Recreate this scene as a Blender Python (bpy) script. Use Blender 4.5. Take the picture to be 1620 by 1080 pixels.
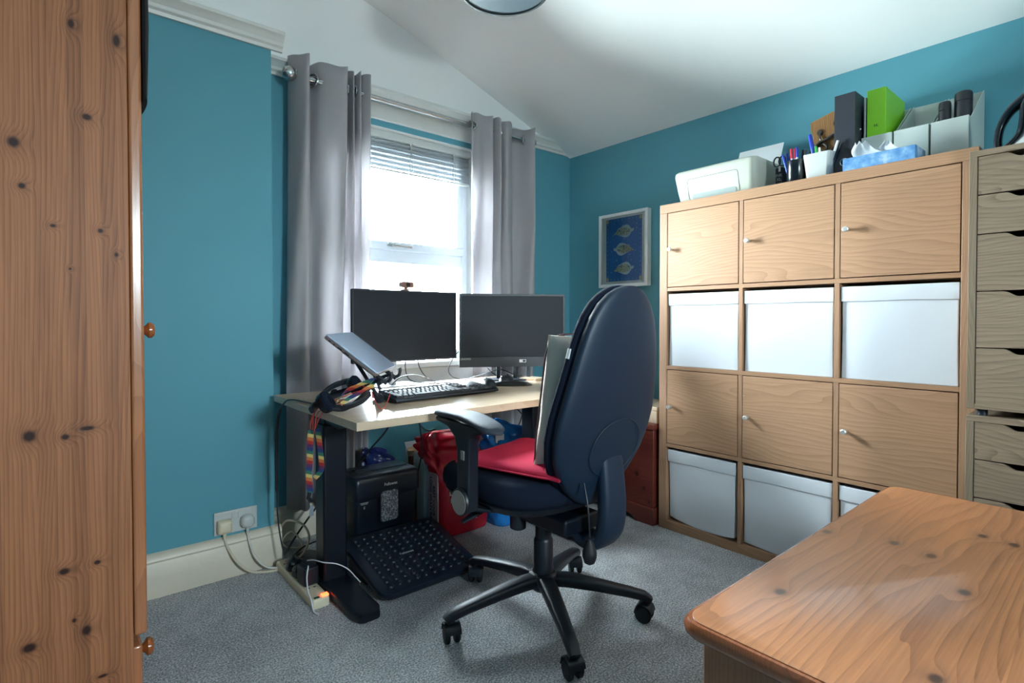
import bpy, math, random
from mathutils import Vector, Matrix
PI = math.pi
random.seed(7)
SC = bpy.context.scene
COL = SC.collection
for o in list(bpy.data.objects):
    bpy.data.objects.remove(o)

# ---------------------------------------------------------------- camera, world, light, exposure
cam_d = bpy.data.cameras.new('camera')
cam = bpy.data.objects.new('camera', cam_d); COL.objects.link(cam)
cam_d.sensor_fit = 'HORIZONTAL'; cam_d.sensor_width = 36.0
cam_d.lens = 858.28 / 1620 * 36.0
cam_d.shift_y = -19.32 / 1620
cam_d.clip_start = 0.02
cam.location = (0, 0, 0.9463)
cam.rotation_euler = (PI/2 - math.radians(0.968), 0, -math.radians(40.239))
SC.camera = cam
SC.view_settings.view_transform = 'Standard'
SC.view_settings.look = 'None'
SC.view_settings.gamma = 1.0
SC.view_settings.use_curve_mapping = False
SC.view_settings.exposure = 1.74
SC.cycles.use_denoising = True
SC.cycles.max_bounces = 14
SC.cycles.diffuse_bounces = 10
SC.cycles.glossy_bounces = 5
SC.cycles.transparent_max_bounces = 12
SC.cycles.sample_clamp_indirect = 6.0
SC.cycles.caustics_reflective = False
SC.cycles.caustics_refractive = False

world = bpy.data.worlds.new('daylight'); SC.world = world
world.use_nodes = True
wn = world.node_tree; wn.nodes.clear()
wo = wn.nodes.new('ShaderNodeOutputWorld'); wb = wn.nodes.new('ShaderNodeBackground')
wt = wn.nodes.new('ShaderNodeTexCoord'); ws = wn.nodes.new('ShaderNodeSeparateXYZ'); wr = wn.nodes.new('ShaderNodeValToRGB')
wm = wn.nodes.new('ShaderNodeMath'); wm.operation = 'MULTIPLY_ADD'; wm.inputs[1].default_value = 0.5; wm.inputs[2].default_value = 0.5
wn.links.new(wt.outputs['Generated'], ws.inputs[0]); wn.links.new(ws.outputs['Z'], wm.inputs[0]); wn.links.new(wm.outputs[0], wr.inputs[0])
e = wr.color_ramp.elements
e[0].position = 0.42; e[0].color = (0.32, 0.38, 0.39, 1)
e[1].position = 0.56; e[1].color = (0.78, 0.91, 1.0, 1)
wn.links.new(wr.outputs[0], wb.inputs[0]); wb.inputs[1].default_value = 70.0
wn.links.new(wb.outputs[0], wo.inputs[0])

def portal(name, loc, rot, sx, sy):
    d = bpy.data.lights.new(name, 'AREA'); d.shape = 'RECTANGLE'; d.size = sx; d.size_y = sy
    d.cycles.is_portal = True
    o = bpy.data.objects.new(name, d); COL.objects.link(o); o.location = loc; o.rotation_euler = rot
    return o
portal('window_portal', (1.36, 2.56, 1.3), (-PI/2, 0, 0), 0.82, 1.16)       # shines towards -Y
portal('fill_window_portal', (0.70, -1.71, 1.40), (PI/2, 0, 0), .44, .38)  # sampling portal for the added fill window behind the camera

# ---------------------------------------------------------------- material helpers
MATS = {}
class NT:
    def __init__(s, name):
        s.m = bpy.data.materials.new(name); s.m.use_nodes = True
        s.t = s.m.node_tree; s.t.nodes.clear()
        s.out = s.t.nodes.new('ShaderNodeOutputMaterial')
        s.b = s.t.nodes.new('ShaderNodeBsdfPrincipled')
        s.t.links.new(s.b.outputs[0], s.out.inputs[0])
        s._obj = None
    def n(s, typ): return s.t.nodes.new(typ)
    def set(s, sock, v):
        if hasattr(v, 'is_output') or isinstance(v, bpy.types.NodeSocket): s.t.links.new(v, sock)
        else: sock.default_value = v
    def math(s, op, a, b=0.0, c=0.0):
        n = s.n('ShaderNodeMath'); n.operation = op
        s.set(n.inputs[0], a); s.set(n.inputs[1], b); s.set(n.inputs[2], c)
        return n.outputs[0]
    def obj(s):
        if s._obj is None: s._obj = s.n('ShaderNodeTexCoord').outputs['Object']
        return s._obj
    def xyz(s):
        n = s.n('ShaderNodeSeparateXYZ'); s.set(n.inputs[0], s.obj()); return list(n.outputs)
    def comb(s, x, y, z):
        n = s.n('ShaderNodeCombineXYZ'); s.set(n.inputs[0], x); s.set(n.inputs[1], y); s.set(n.inputs[2], z); return n.outputs[0]
    def noise(s, vec, scale, detail=3, rough=.5):
        n = s.n('ShaderNodeTexNoise'); s.set(n.inputs['Vector'], vec); n.inputs['Scale'].default_value = scale
        n.inputs['Detail'].default_value = detail; n.inputs['Roughness'].default_value = rough; return n.outputs[0]
    def ramp(s, f, stops):
        n = s.n('ShaderNodeValToRGB'); s.set(n.inputs[0], f)
        els = n.color_ramp.elements
        while len(els) < len(stops): els.new(.5)
        for e, (p, c) in zip(els, stops): e.position = p; e.color = (*c, 1)
        return n.outputs[0]
    def mix(s, f, a, b):
        n = s.n('ShaderNodeMix'); n.data_type = 'RGBA'
        s.set(n.inputs[0], f); s.set(n.inputs[6], a if not isinstance(a, tuple) else (*a, 1)); s.set(n.inputs[7], b if not isinstance(b, tuple) else (*b, 1))
        return n.outputs[2]
    def bump(s, h, strength=.2, dist=.01):
        n = s.n('ShaderNodeBump'); s.set(n.inputs['Height'], h); n.inputs['Strength'].default_value = strength
        n.inputs['Distance'].default_value = dist; s.t.links.new(n.outputs[0], s.b.inputs['Normal'])
    def col(s, c): s.set(s.b.inputs['Base Color'], (*c, 1) if isinstance(c, tuple) else c)
    def p(s, **k):
        for a, v in k.items(): s.set(s.b.inputs[a.replace('_', ' ')], v)
        return s

def lin(r, g, b):
    f = lambda c: (c/255/12.92) if c/255 <= .04045 else ((c/255+.055)/1.055)**2.4
    return (f(r), f(g), f(b))

def plain(name, rgb, rough=.5, metal=0, var=.06, bump=0, bscale=200, scale=30, spec=.5, sheen=0):
    """a paint / plastic / metal with slight procedural unevenness"""
    if name in MATS: return MATS[name]
    s = NT(name); c = lin(*rgb)
    f = s.noise(s.obj(), scale, 3)
    s.col(s.mix(f, tuple(x*(1-var) for x in c), tuple(min(1, x*(1+var)) for x in c)))
    s.p(Roughness=rough, Metallic=metal)
    s.b.inputs['Specular IOR Level'].default_value = spec
    if sheen: s.b.inputs['Sheen Weight'].default_value = sheen
    if bump: s.bump(s.noise(s.obj(), bscale, 2), bump, .002)
    MATS[name] = s.m; return s.m

def wood(name, light, dark, u='y', g='z', board=.09, rings=9, knots=(), rough=.4, fine=1.0, contrast=1.0, coat=0, knotcol=(52, 30, 22), seed=0.0, warp=.35, stretch=.12):
    """grain runs along axis g, boards are laid side by side along axis u"""
    if name in MATS: return MATS[name]
    s = NT(name); ax = dict(zip('xyz', s.xyz()))
    U, G = ax[u], ax[g]; W = ax[[a for a in 'xyz' if a not in (u, g)][0]]
    if board:
        idx = s.math('FLOOR', s.math('DIVIDE', U, board))
        wn_ = s.n('ShaderNodeTexWhiteNoise'); wn_.noise_dimensions = '1D'; s.set(wn_.inputs['W'], s.math('ADD', idx, 17.3+seed)); rnd = wn_.outputs[0]
    else: rnd = 0.37
    vec = s.comb(s.math('ADD', U, s.math('MULTIPLY', rnd, 3.7)), s.math('ADD', s.math('MULTIPLY', G, stretch), s.math('MULTIPLY', rnd, 5.1)), W)
    n1 = s.noise(vec, 6.0, 2, .4)
    phase = s.math('ADD', s.math('MULTIPLY', U, 1.0), s.math('MULTIPLY', n1, warp))
    kmask = None
    for (a, b, su, sg) in knots:
        du = s.math('DIVIDE', s.math('SUBTRACT', U, a), su); dg = s.math('DIVIDE', s.math('SUBTRACT', G, b), sg)
        d2 = s.math('ADD', s.math('MULTIPLY', du, du), s.math('MULTIPLY', dg, dg))
        core = s.math('SMOOTH_MIN', s.math('EXPONENT', s.math('MULTIPLY', s.math('MULTIPLY', d2, d2), -.8)), 1.0, .01)
        halo = s.math('EXPONENT', s.math('MULTIPLY', d2, -.16))
        phase = s.math('ADD', phase, s.math('MULTIPLY', halo, .018))
        c2 = s.math('ADD', s.math('MULTIPLY', core, .82), s.math('MULTIPLY', halo, .26))
        kmask = c2 if kmask is None else s.math('MAXIMUM', kmask, c2)
    ring = s.math('FRACT', s.math('MULTIPLY', phase, rings*10.0))
    ring = s.math('POWER', ring, 2.2)
    fib = s.noise(s.comb(s.math('MULTIPLY', U, 60.0*fine), s.math('MULTIPLY', G, 1.6*fine), s.math('MULTIPLY', W, 60.0*fine)), 4.0, 3, .6)
    tone = s.math('ADD', s.math('MULTIPLY', ring, .42*contrast), s.math('MULTIPLY', s.math('SUBTRACT', fib, .5), .9*contrast))
    if board: tone = s.math('ADD', tone, s.math('MULTIPLY', s.math('SUBTRACT', rnd, .5), .30*contrast))
    tone = s.math('ADD', tone, .22)
    c = s.ramp(tone, [(0.0, lin(*light)), (1.0, lin(*dark))])
    if kmask is not None: c = s.mix(s.math('MINIMUM', kmask, 1.0), c, lin(*knotcol))
    s.col(c); s.p(Roughness=rough)
    if coat: s.b.inputs['Coat Weight'].default_value = coat; s.b.inputs['Coat Roughness'].default_value = .16
    s.bump(fib, .12, .001)
    if not coat: s.b.inputs['Specular IOR Level'].default_value = .3
    MATS[name] = s.m; return s.m

def fabric(name, rgb, rough=.95, weave=900, var=.12, bump=.3, translucent=0, scale=6):
    if name in MATS: return MATS[name]
    s = NT(name); c = lin(*rgb)
    f = s.math('ADD', s.math('MULTIPLY', s.noise(s.obj(), scale, 4), .5), s.math('MULTIPLY', s.noise(s.obj(), weave, 2), .5))
    col = s.mix(f, tuple(x*(1-var*2) for x in c), tuple(min(1, x*(1+var*2)) for x in c))
    s.col(col); s.p(Roughness=rough); s.b.inputs['Specular IOR Level'].default_value = .15
    s.bump(s.noise(s.obj(), weave, 2), bump, .001)
    if translucent:
        tr = s.n('ShaderNodeBsdfTranslucent'); s.set(tr.inputs[0], col); mx = s.n('ShaderNodeMixShader'); mx.inputs[0].default_value = translucent
        s.t.links.new(s.b.outputs[0], mx.inputs[1]); s.t.links.new(tr.outputs[0], mx.inputs[2]); s.t.links.new(mx.outputs[0], s.out.inputs[0])
    MATS[name] = s.m; return s.m

# ---------------------------------------------------------------- mesh helpers
class MB:
    """collects shapes, then links them as ONE mesh object"""
    def __init__(s): s.v = []; s.f = []
    def add(s, vs, fs, M=None):
        k = len(s.v)
        s.v += [tuple(M @ Vector(v)) if M is not None else tuple(v) for v in vs]
        s.f += [tuple(i+k for i in f) for f in fs]; return s
    def box(s, lo, hi, M=None):
        (a, b, c), (d, e_, f) = lo, hi
        vs = [(a,b,c),(d,b,c),(d,e_,c),(a,e_,c),(a,b,f),(d,b,f),(d,e_,f),(a,e_,f)]
        return s.add(vs, [(0,3,2,1),(4,5,6,7),(0,1,5,4),(1,2,6,5),(2,3,7,6),(3,0,4,7)], M)
    def loft(s, rings, closed=True, cap=True, M=None):
        n = len(rings[0]); vs = [p for r in rings for p in r]; fs = []
        for i in range(len(rings)-1):
            for j in range(n if closed else n-1):
                a = i*n+j; b = i*n+(j+1) % n
                fs.append((a, b, b+n, a+n))
        if cap and closed:
            fs.append(tuple(reversed(range(n)))); fs.append(tuple(range((len(rings)-1)*n, len(rings)*n)))
        return s.add(vs, fs, M)
    def lathe(s, prof, n=24, M=None, cap=True):
        return s.loft([[(r*math.cos(2*PI*k/n), r*math.sin(2*PI*k/n), z) for k in range(n)] for r, z in prof], True, cap, M)
    def cyl(s, p0, p1, r0, r1=None, n=20):
        p0, p1 = Vector(p0), Vector(p1); r1 = r0 if r1 is None else r1
        M = Matrix.Translation(p0) @ (p1-p0).to_track_quat('Z', 'Y').to_matrix().to_4x4()
        return s.lathe([(r0, 0), (r1, (p1-p0).length)], n, M)
    def tube(s, pts, r, n=8, smooth=0):
        pts = [Vector(p) for p in pts]
        if smooth: pts = spline(pts, smooth)
        rs = r if isinstance(r, (list, tuple)) else [r]*len(pts)
        if len(rs) != len(pts): rs = [rs[min(len(rs)-1, int(i*len(rs)/len(pts)))] for i in range(len(pts))]  # spread along the path
        rings = []; up = Vector((0, 0, 1)); prev = None
        for i, p in enumerate(pts):
            t = (pts[min(i+1, len(pts)-1)]-pts[max(i-1, 0)])
            if t.length < 1e-9: t = Vector((0,0,1))
            t.normalize()
            if prev is None:
                prev = t.orthogonal().normalized()
            prev = (prev - t*prev.dot(t))
            if prev.length < 1e-6: prev = t.orthogonal()
            prev.normalize(); b = t.cross(prev)
            rings.append([tuple(p+rs[i]*(math.cos(2*PI*k/n)*prev+math.sin(2*PI*k/n)*b)) for k in range(n)])
        return s.loft(rings)
    def bar(s, pts, w, t, wdir=(1,0,0), smooth=0, prof=8, pw=3.0):
        """rounded strip of width w along wdir and thickness t, swept along pts"""
        pts = [Vector(p) for p in pts]
        if smooth: pts = spline(pts, smooth)
        n = len(pts); rings = []; wv = Vector(wdir).normalized()
        ws = w if isinstance(w, (list, tuple)) else [w, w]; ts = t if isinstance(t, (list, tuple)) else [t, t]
        f = lambda L, u: L[min(len(L)-2, int(u*(len(L)-1)))]*(1-(u*(len(L)-1)-min(len(L)-2, int(u*(len(L)-1)))))+L[min(len(L)-2, int(u*(len(L)-1)))+1]*(u*(len(L)-1)-min(len(L)-2, int(u*(len(L)-1))))
        for i, p in enumerate(pts):
            tt = (pts[min(i+1, n-1)]-pts[max(i-1, 0)]).normalized(); w2 = (wv-tt*wv.dot(tt)).normalized(); nn = tt.cross(w2)
            a = f(ws, i/(n-1))/2; b = f(ts, i/(n-1))/2
            rings.append([tuple(p+w2*a*sup(math.cos(q), pw)+nn*b*sup(math.sin(q), pw)) for q in [2*PI*k/(prof*2) for k in range(prof*2)]])
        return s.loft(rings)
    def prism(s, poly, axis, a, b):
        """poly of 2-D points extruded along axis from a to b; poly is in the other two axes in xyz order"""
        def mk(p, c): return {'x': (c, p[0], p[1]), 'y': (p[0], c, p[1]), 'z': (p[0], p[1], c)}[axis]
        return s.loft([[mk(p, a) for p in poly], [mk(p, b) for p in poly]])
    def build(s, name, mat, parent=None, bevel=0, segs=2, smooth=True, sub=0, solid=0, ang=35):
        import bmesh
        me = bpy.data.meshes.new(name); me.from_pydata(s.v, [], s.f); me.update()
        bm = bmesh.new(); bm.from_mesh(me); bmesh.ops.recalc_face_normals(bm, faces=bm.faces); bm.to_mesh(me); bm.free()
        if isinstance(mat, (list, tuple)):
            for m in mat: me.materials.append(m)
        else: me.materials.append(mat)
        o = bpy.data.objects.new(name, me); COL.objects.link(o)
        if smooth:
            me.polygons.foreach_set('use_smooth', [True]*len(me.polygons)); me.set_sharp_from_angle(angle=math.radians(ang))
        if parent is not None: o.parent = parent
        if solid:
            md = o.modifiers.new('solid', 'SOLIDIFY'); md.thickness = solid; md.offset = 0
        if bevel:
            md = o.modifiers.new('bevel', 'BEVEL'); md.width = bevel; md.segments = segs; md.limit_method = 'ANGLE'; md.angle_limit = math.radians(40)
            md.harden_normals = False
        if sub:
            md = o.modifiers.new('sub', 'SUBSURF'); md.levels = sub; md.render_levels = sub
        return o

def sup(c, p): return math.copysign(abs(c)**(2.0/p), c)
def spline(pts, k=6):
    pts = [Vector(p) for p in pts]; out = []
    for i in range(len(pts)-1):
        p0 = pts[max(i-1, 0)]; p1 = pts[i]; p2 = pts[i+1]; p3 = pts[min(i+2, len(pts)-1)]
        for j in range(k):
            t = j/k
            out.append(.5*((2*p1)+(-p0+p2)*t+(2*p0-5*p1+4*p2-p3)*t*t+(-p0+3*p1-3*p2+p3)*t**3))
    out.append(pts[-1]); return out

def box(name, lo, hi, mat, parent=None, bevel=.002, segs=2, **k):
    return MB().box(lo, hi).build(name, mat, parent, bevel, segs, **k)
def tag(o, label, cat, group=None, kind=None):
    o['label'] = label; o['category'] = cat
    if group: o['group'] = group
    if kind: o['kind'] = kind
    return o
def thing(name, label, cat, loc=(0,0,0), rz=0.0, group=None):
    o = bpy.data.objects.new(name, None); COL.objects.link(o); o.location = loc; o.rotation_euler = (0, 0, rz)
    o.empty_display_size = .05
    return tag(o, label, cat, group)
def struct(o): o['kind'] = 'structure'; return o
def pillow(mb, w, h, t, M, n=14, p=4, wr=.0, seed=0, edge=.12):
    rnd = random.Random(seed); ph = [rnd.uniform(0, 6) for _ in range(6)]
    for sgn in (1, -1):
        vs = []; fs = []
        for i in range(n+1):
            for j in range(n+1):
                u = -1+2*i/n; v = -1+2*j/n
                d = max(0, (1-abs(u)**p)*(1-abs(v)**p))**.5
                z = sgn*t/2*(edge+(1-edge)*d)+wr*(math.sin(5*u+ph[0]+3*v)+.6*math.sin(9*v+ph[1]-4*u))
                pin = 1-.04*(1-abs(u)**2)*(abs(v)**6) ; pin2 = 1-.04*(1-abs(v)**2)*(abs(u)**6)
                vs.append((u*w/2*pin2, v*h/2*pin, z))
        for i in range(n):
            for j in range(n):
                a = i*(n+1)+j; q = (a, a+1, a+n+2, a+n+1)
                fs.append(q if sgn < 0 else tuple(reversed(q)))
        k0 = len(mb.v); mb.add(vs, fs, M)
        if sgn == 1: top0 = k0
        else:
            bot0 = k0
            rim = [i*(n+1) for i in range(n+1)]+[n*(n+1)+j for j in range(1, n+1)]+[i*(n+1)+n for i in range(n-1, -1, -1)]+[j for j in range(n-1, 0, -1)]
            for a, b in zip(rim, rim[1:]+rim[:1]): mb.f.append((top0+a, top0+b, bot0+b, bot0+a))
    return mb
def text(name, body, size, mat, parent, M, ext=.0004, bold=0, align='CENTER', space=1.0):
    cu = bpy.data.curves.new(name, 'FONT'); cu.body = body; cu.size = size; cu.extrude = ext; cu.align_x = align; cu.align_y = 'CENTER'; cu.offset = bold
    cu.space_line = space; cu.resolution_u = 3
    t = bpy.data.objects.new(name, cu); COL.objects.link(t)
    dg = bpy.context.evaluated_depsgraph_get(); me = bpy.data.meshes.new_from_object(t.evaluated_get(dg)); bpy.data.objects.remove(t)
    me.transform(M); me.materials.clear(); me.materials.append(mat)
    o = bpy.data.objects.new(name, me); COL.objects.link(o); o.parent = parent; return o
def frame_m(origin, xdir, ydir):
    x = Vector(xdir).normalized(); y = Vector(ydir); y = (y-x*y.dot(x)).normalized(); z = x.cross(y)
    M = Matrix((( x.x, y.x, z.x, origin[0]), (x.y, y.y, z.y, origin[1]), (x.z, y.z, z.z, origin[2]), (0,0,0,1))); return M

# ---------------------------------------------------------------- materials
def paint(name, rgb, bump=.06):
    s = NT(name); c = lin(*rgb); f = s.noise(s.obj(), 3, 3)
    s.col(s.mix(f, tuple(x*.96 for x in c), tuple(min(1, x*1.04) for x in c))); s.p(Roughness=.62); s.b.inputs['Specular IOR Level'].default_value = .3
    s.bump(s.noise(s.obj(), 160, 3), bump, .002); return s.m
TEAL = paint('teal_wall_paint', (88, 150, 165))
WHITEP = paint('white_ceiling_paint', (244, 243, 243))
GLOSSW = plain('white_gloss_paint', (214, 214, 210), .35, var=.04, bump=.08, bscale=90)
OLDW = plain('aged_cream_gloss_paint', (205, 196, 178), .4, var=.10, bump=.25, bscale=60, scale=14)
UPVC = plain('white_window_plastic', (206, 212, 220), .3, var=.02)
SLAT = fabric('white_blind_slat', (206, 210, 214), weave=40, var=.02, bump=.02, translucent=.10)
CHROME = plain('chrome', (205, 208, 212), .12, 1.0, var=.05)
STEEL = plain('brushed_steel', (196, 196, 196), .22, 1.0)
BLACKP = plain('black_plastic', (16, 23, 33), .42, var=.15, bump=.1, bscale=500)
BLACKG = plain('glossy_black_plastic', (14, 20, 28), .22, var=.1)
SHELL = plain('navy_black_shell_plastic', (14, 34, 54), .5, var=.12, bump=.12, bscale=350)
RUBBER = plain('black_rubber', (20, 21, 24), .6, var=.2)
DARKM = plain('black_powder_coated_steel', (14, 22, 34), .38, .3, var=.1, bump=.08, bscale=400)
GREYPL = plain('grey_plastic', (150, 158, 160), .4)
WHITEPL = plain('white_plastic', (190, 193, 190), .32, var=.03)
WHITEPL2 = plain('pale_green_white_plastic', (182, 190, 185), .42, var=.03)
CREAMPL = plain('cream_plastic', (214, 204, 178), .38, var=.05)
PAPER = plain('white_paper', (198, 201, 204), .8, var=.03)
SATIN = plain('satin_nickel', (214, 212, 208), .38, .75)
SILVER = plain('silver_aluminium', (180, 184, 192), .3, .85, var=.04)
RED = fabric('red_cotton', (172, 36, 62), weave=700)
BEIGE = fabric('beige_linen', (208, 196, 184), weave=700, var=.08)
NAVYF = fabric('charcoal_navy_upholstery', (20, 27, 42), weave=900, var=.3, bump=.6)
CURT = fabric('grey_lilac_curtain_cloth', (198, 194, 197), weave=900, var=.06, translucent=.40, bump=.15)
WBOX = fabric('white_storage_box_cloth', (206, 208, 212), weave=500, var=.03, bump=.08)
INK = plain('white_print', (228, 226, 226), .6, var=.02)
def carpet():
    s = NT('grey_loop_carpet')
    a = s.noise(s.obj(), 190, 3, .75); b = s.noise(s.obj(), 14, 3); c = s.noise(s.obj(), 2.2, 2)
    f = s.math('ADD', s.math('MULTIPLY', a, 1.0), s.math('MULTIPLY', s.math('ADD', b, c), .12))
    s.col(s.ramp(f, [(.38, lin(70, 71, 74)), (.58, lin(148, 149, 152)), (.76, lin(236, 236, 238))]))
    s.p(Roughness=1.0); s.b.inputs['Specular IOR Level'].default_value = .05; s.b.inputs['Sheen Weight'].default_value = .2
    s.bump(a, .9, .006); return s.m
CARPET = carpet()
OAK = wood('light_oak_veneer', (184, 143, 112), (112, 78, 54), u='z', g='y', board=.351, rings=6, rough=.42, contrast=.62, warp=.26, stretch=.22, seed=3, fine=1.3)
OAKV = wood('light_oak_edge', (174, 136, 108), (122, 88, 64), u='y', g='z', board=0, rings=9, rough=.42, contrast=.6)
OAKT = wood('light_oak_board', (176, 136, 106), (122, 88, 62), u='z', g='y', board=0, rings=9, rough=.42, contrast=.6)
GOAK = wood('grey_brown_oak', (142, 122, 102), (78, 64, 50), u='z', g='y', board=.30, rings=8, rough=.45, contrast=.85, warp=.2, stretch=.3, seed=9)
GOAKV = wood('grey_brown_oak_edge', (134, 116, 96), (84, 70, 55), u='y', g='z', board=0, rings=12, rough=.45, contrast=.8)
DESKW = wood('pale_maple_laminate', (214, 190, 164), (178, 148, 120), u='y', g='x', board=0, rings=5, rough=.27, contrast=.55, coat=.2)
KW = [(0.031,1.486,.005,.008),(0.098,1.477,.006,.012),(0.052,1.322,.007,.006),(-0.049,1.255,.008,.009),(-0.039,1.181,.005,.005),(0.002,1.116,.004,.003),(0.07,1.114,.004,.004),
      (0.094,1.071,.003,.004),(0.025,1.04,.002,.002),(-0.034,0.741,.009,.010),(0.015,0.733,.006,.005),(0.047,0.745,.011,.004),(0.011,0.487,.008,.006),(0.059,0.49,.005,.004),(0.024,0.392,.003,.004),(0.042,0.367,.007,.009),(-0.038,0.365,.010,.008),(0.065,0.271,.008,.003)]
PINE_W = wood('varnished_pine_boards', (166, 104, 68), (98, 56, 34), u='x', g='z', board=.024, rings=14, knots=KW, rough=.55, coat=.0, contrast=1.0, warp=.10, knotcol=(44, 14, 6))
PINE_D = wood('varnished_pine_door', (178, 112, 72), (120, 64, 36), u='y', g='z', board=.08, rings=8, rough=.25, coat=.6, contrast=.7, seed=4)
KC = [(1.242,0.439),(1.282,0.329),(1.265,0.266),(0.908,0.39),(1.463,0.222),(1.452,0.172),(1.136,0.194),(0.834,0.169)]
PINE_C = wood('golden_pine_top', (196, 128, 82), (112, 60, 34), u='y', g='x', board=.115, rings=5, rough=.34, coat=.5, contrast=.85, seed=2, warp=.30,
              knots=[(b, a, .008, .012) for a, b in KC], knotcol=(70, 38, 26))
PINE_R = wood('reddish_pine_edge', (158, 88, 52), (100, 48, 26), u='y', g='x', board=0, rings=14, rough=.22, coat=.6, contrast=.7)
PINE_B = wood('chest_pine_side', (160, 98, 62), (108, 58, 34), u='y', g='z', board=.07, rings=12, rough=.35, coat=.3, contrast=.7)
MAHOG = wood('red_stained_pine', (118, 52, 40), (74, 28, 22), u='z', g='y', board=.10, rings=7, rough=.35, coat=.3, contrast=.8, knots=[(.22, .10, .012, .008), (.16, .06, .008, .007), (.10, .03, .006, .005)], knotcol=(34, 12, 10))
RUSTIC = wood('rustic_brown_wood', (160, 116, 70), (88, 54, 30), u='y', g='z', board=0, rings=16, rough=.6)
def glass():
    s = NT('window_glass'); tr = s.n('ShaderNodeBsdfTransparent'); gl = s.n('ShaderNodeBsdfGlossy'); gl.inputs['Roughness'].default_value = .02
    fr = s.n('ShaderNodeFresnel'); fr.inputs[0].default_value = 1.45; mx = s.n('ShaderNodeMixShader')
    tr.inputs[0].default_value = (.96, .98, .97, 1)
    s.t.links.new(fr.outputs[0], mx.inputs[0]); s.t.links.new(tr.outputs[0], mx.inputs[1]); s.t.links.new(gl.outputs[0], mx.inputs[2]); s.t.links.new(mx.outputs[0], s.out.inputs[0])
    return s.m
GLASS = glass()

# ---------------------------------------------------------------- room shell
XL, XR, YW, YR, YB = -0.45, 2.51, 2.40, -1.60, 2.20      # left wall, right wall, window wall, rear wall, chimney breast face
WX0, WX1, WZ0, WZ1 = 0.95, 1.77, 0.705, 1.872            # window opening
RAIL = 1.976
struct(box('floor', (XL-.1, YR-.1, -.08), (XR+.1, YW+.2, 0), CARPET, bevel=0))
struct(box('wall_right', (XR, YR-.1, 0), (XR+.1, YW+.2, 2.02), TEAL, bevel=0))
def split_wall(nm, pieces_low, pieces_high):
    m = MB()
    for lo, hi in pieces_low: m.box(lo, hi)
    k = len(m.f)
    for lo, hi in pieces_high: m.box(lo, hi)
    o = m.build(nm, [TEAL, WHITEP], None, smooth=False)
    for i, p in enumerate(o.data.polygons): p.material_index = 0 if i < k else 1
    return struct(o)
T = .20
split_wall('wall_window', [((.60, YW, 0), (XR+.1, YW+T, WZ0)), ((.60, YW, WZ0), (WX0, YW+T, RAIL)), ((WX1, YW, WZ0), (XR+.1, YW+T, RAIL)), ((WX0, YW, WZ1), (WX1, YW+T, RAIL))],
           [((.60, YW, RAIL), (XR+.1, YW+T, 2.7))])
split_wall('wall_chimney_breast', [((XL, YB, 0), (.65, YW+T, 1.985))], [((XL, YB, 1.985), (.65, YW+T, 2.7))])
split_wall('wall_left', [((XL-.1, YR-.1, 0), (XL, YW+T, 1.985))], [((XL-.1, YR-.1, 1.985), (XL, YW+T, 2.7))])
QW = (.48, .92, 1.21, 1.59)   # opening in the rear wall for the added, unseen fill window
split_wall('wall_rear', [((XL, YR-.1, 0), (XR, YR, QW[2])), ((XL, YR-.1, QW[2]), (QW[0], YR, QW[3])), ((QW[1], YR-.1, QW[2]), (XR, YR, QW[3])), ((XL, YR-.1, QW[3]), (XR, YR, 1.985))], [((XL, YR-.1, 1.985), (XR, YR, 2.7))])
# ceiling: flat, then a curve down to the right-hand eaves
prof = [(XL-.1, 2.50), (.55, 2.50), (.75, 2.493), (.92, 2.476), (1.125, 2.437), (1.30, 2.388), (1.448, 2.342), (1.895, 2.186), (2.284, 2.047), (XR, 1.968), (XR+.1, 1.935)]
pr = [Vector((a, 0, b)) for a, b in prof]; pr = spline(pr, 5)
cm = MB(); cm.loft([[(p.x, y, p.z) for p in pr]+[(XR+.1, y, 2.75), (XL-.1, y, 2.75)] for y in (YR-.1, YW+T)])
struct(cm.build('ceiling', WHITEP, None, ang=25))

# skirting on the chimney breast, with a moulded top
def skirt(nm, axis, a, b, face, sgn, mat, h=.15, t=.022):
    poly = [(0, 0), (t, 0), (t, h-.035), (t-.003, h-.030), (t, h-.024), (t-.004, h-.012), (t-.012, h-.003), (0, h)]
    P_ = [(face+sgn*p[0], p[1]) for p in poly]
    return struct(MB().prism(P_, axis, a, b).build(nm, mat, None, .0008, 1))
skirt('baseboard_left', 'x', XL, .672, YB, -1, OLDW)
skirt('baseboard_breast_return', 'y', YB-.018, YW, .65, 1, OLDW)
skirt('baseboard_window', 'x', .672, XR, YW, -1, OLDW)
def rail(nm, x0, x1, face, z0):
    poly = [(face, z0), (face-.010, z0), (face-.013, z0+.012), (face-.022, z0+.018), (face-.024, z0+.030), (face-.030, z0+.036), (face-.036, z0+.046), (face-.046, z0+.052), (face-.048, z0+.064), (face, z0+.070)]
    return struct(MB().prism(poly, 'x', x0, x1).build(nm, GLOSSW, None, .0006, 1))
rail('trim_1', XL, .69, YB, 1.980)
rail('trim_2', .65, 2.50, YW, 1.974)
struct(box('trim_3', (.88, YW-.018, 1.900), (1.84, YW, 1.972), GLOSSW, bevel=.003))      # white batten over the window

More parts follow.
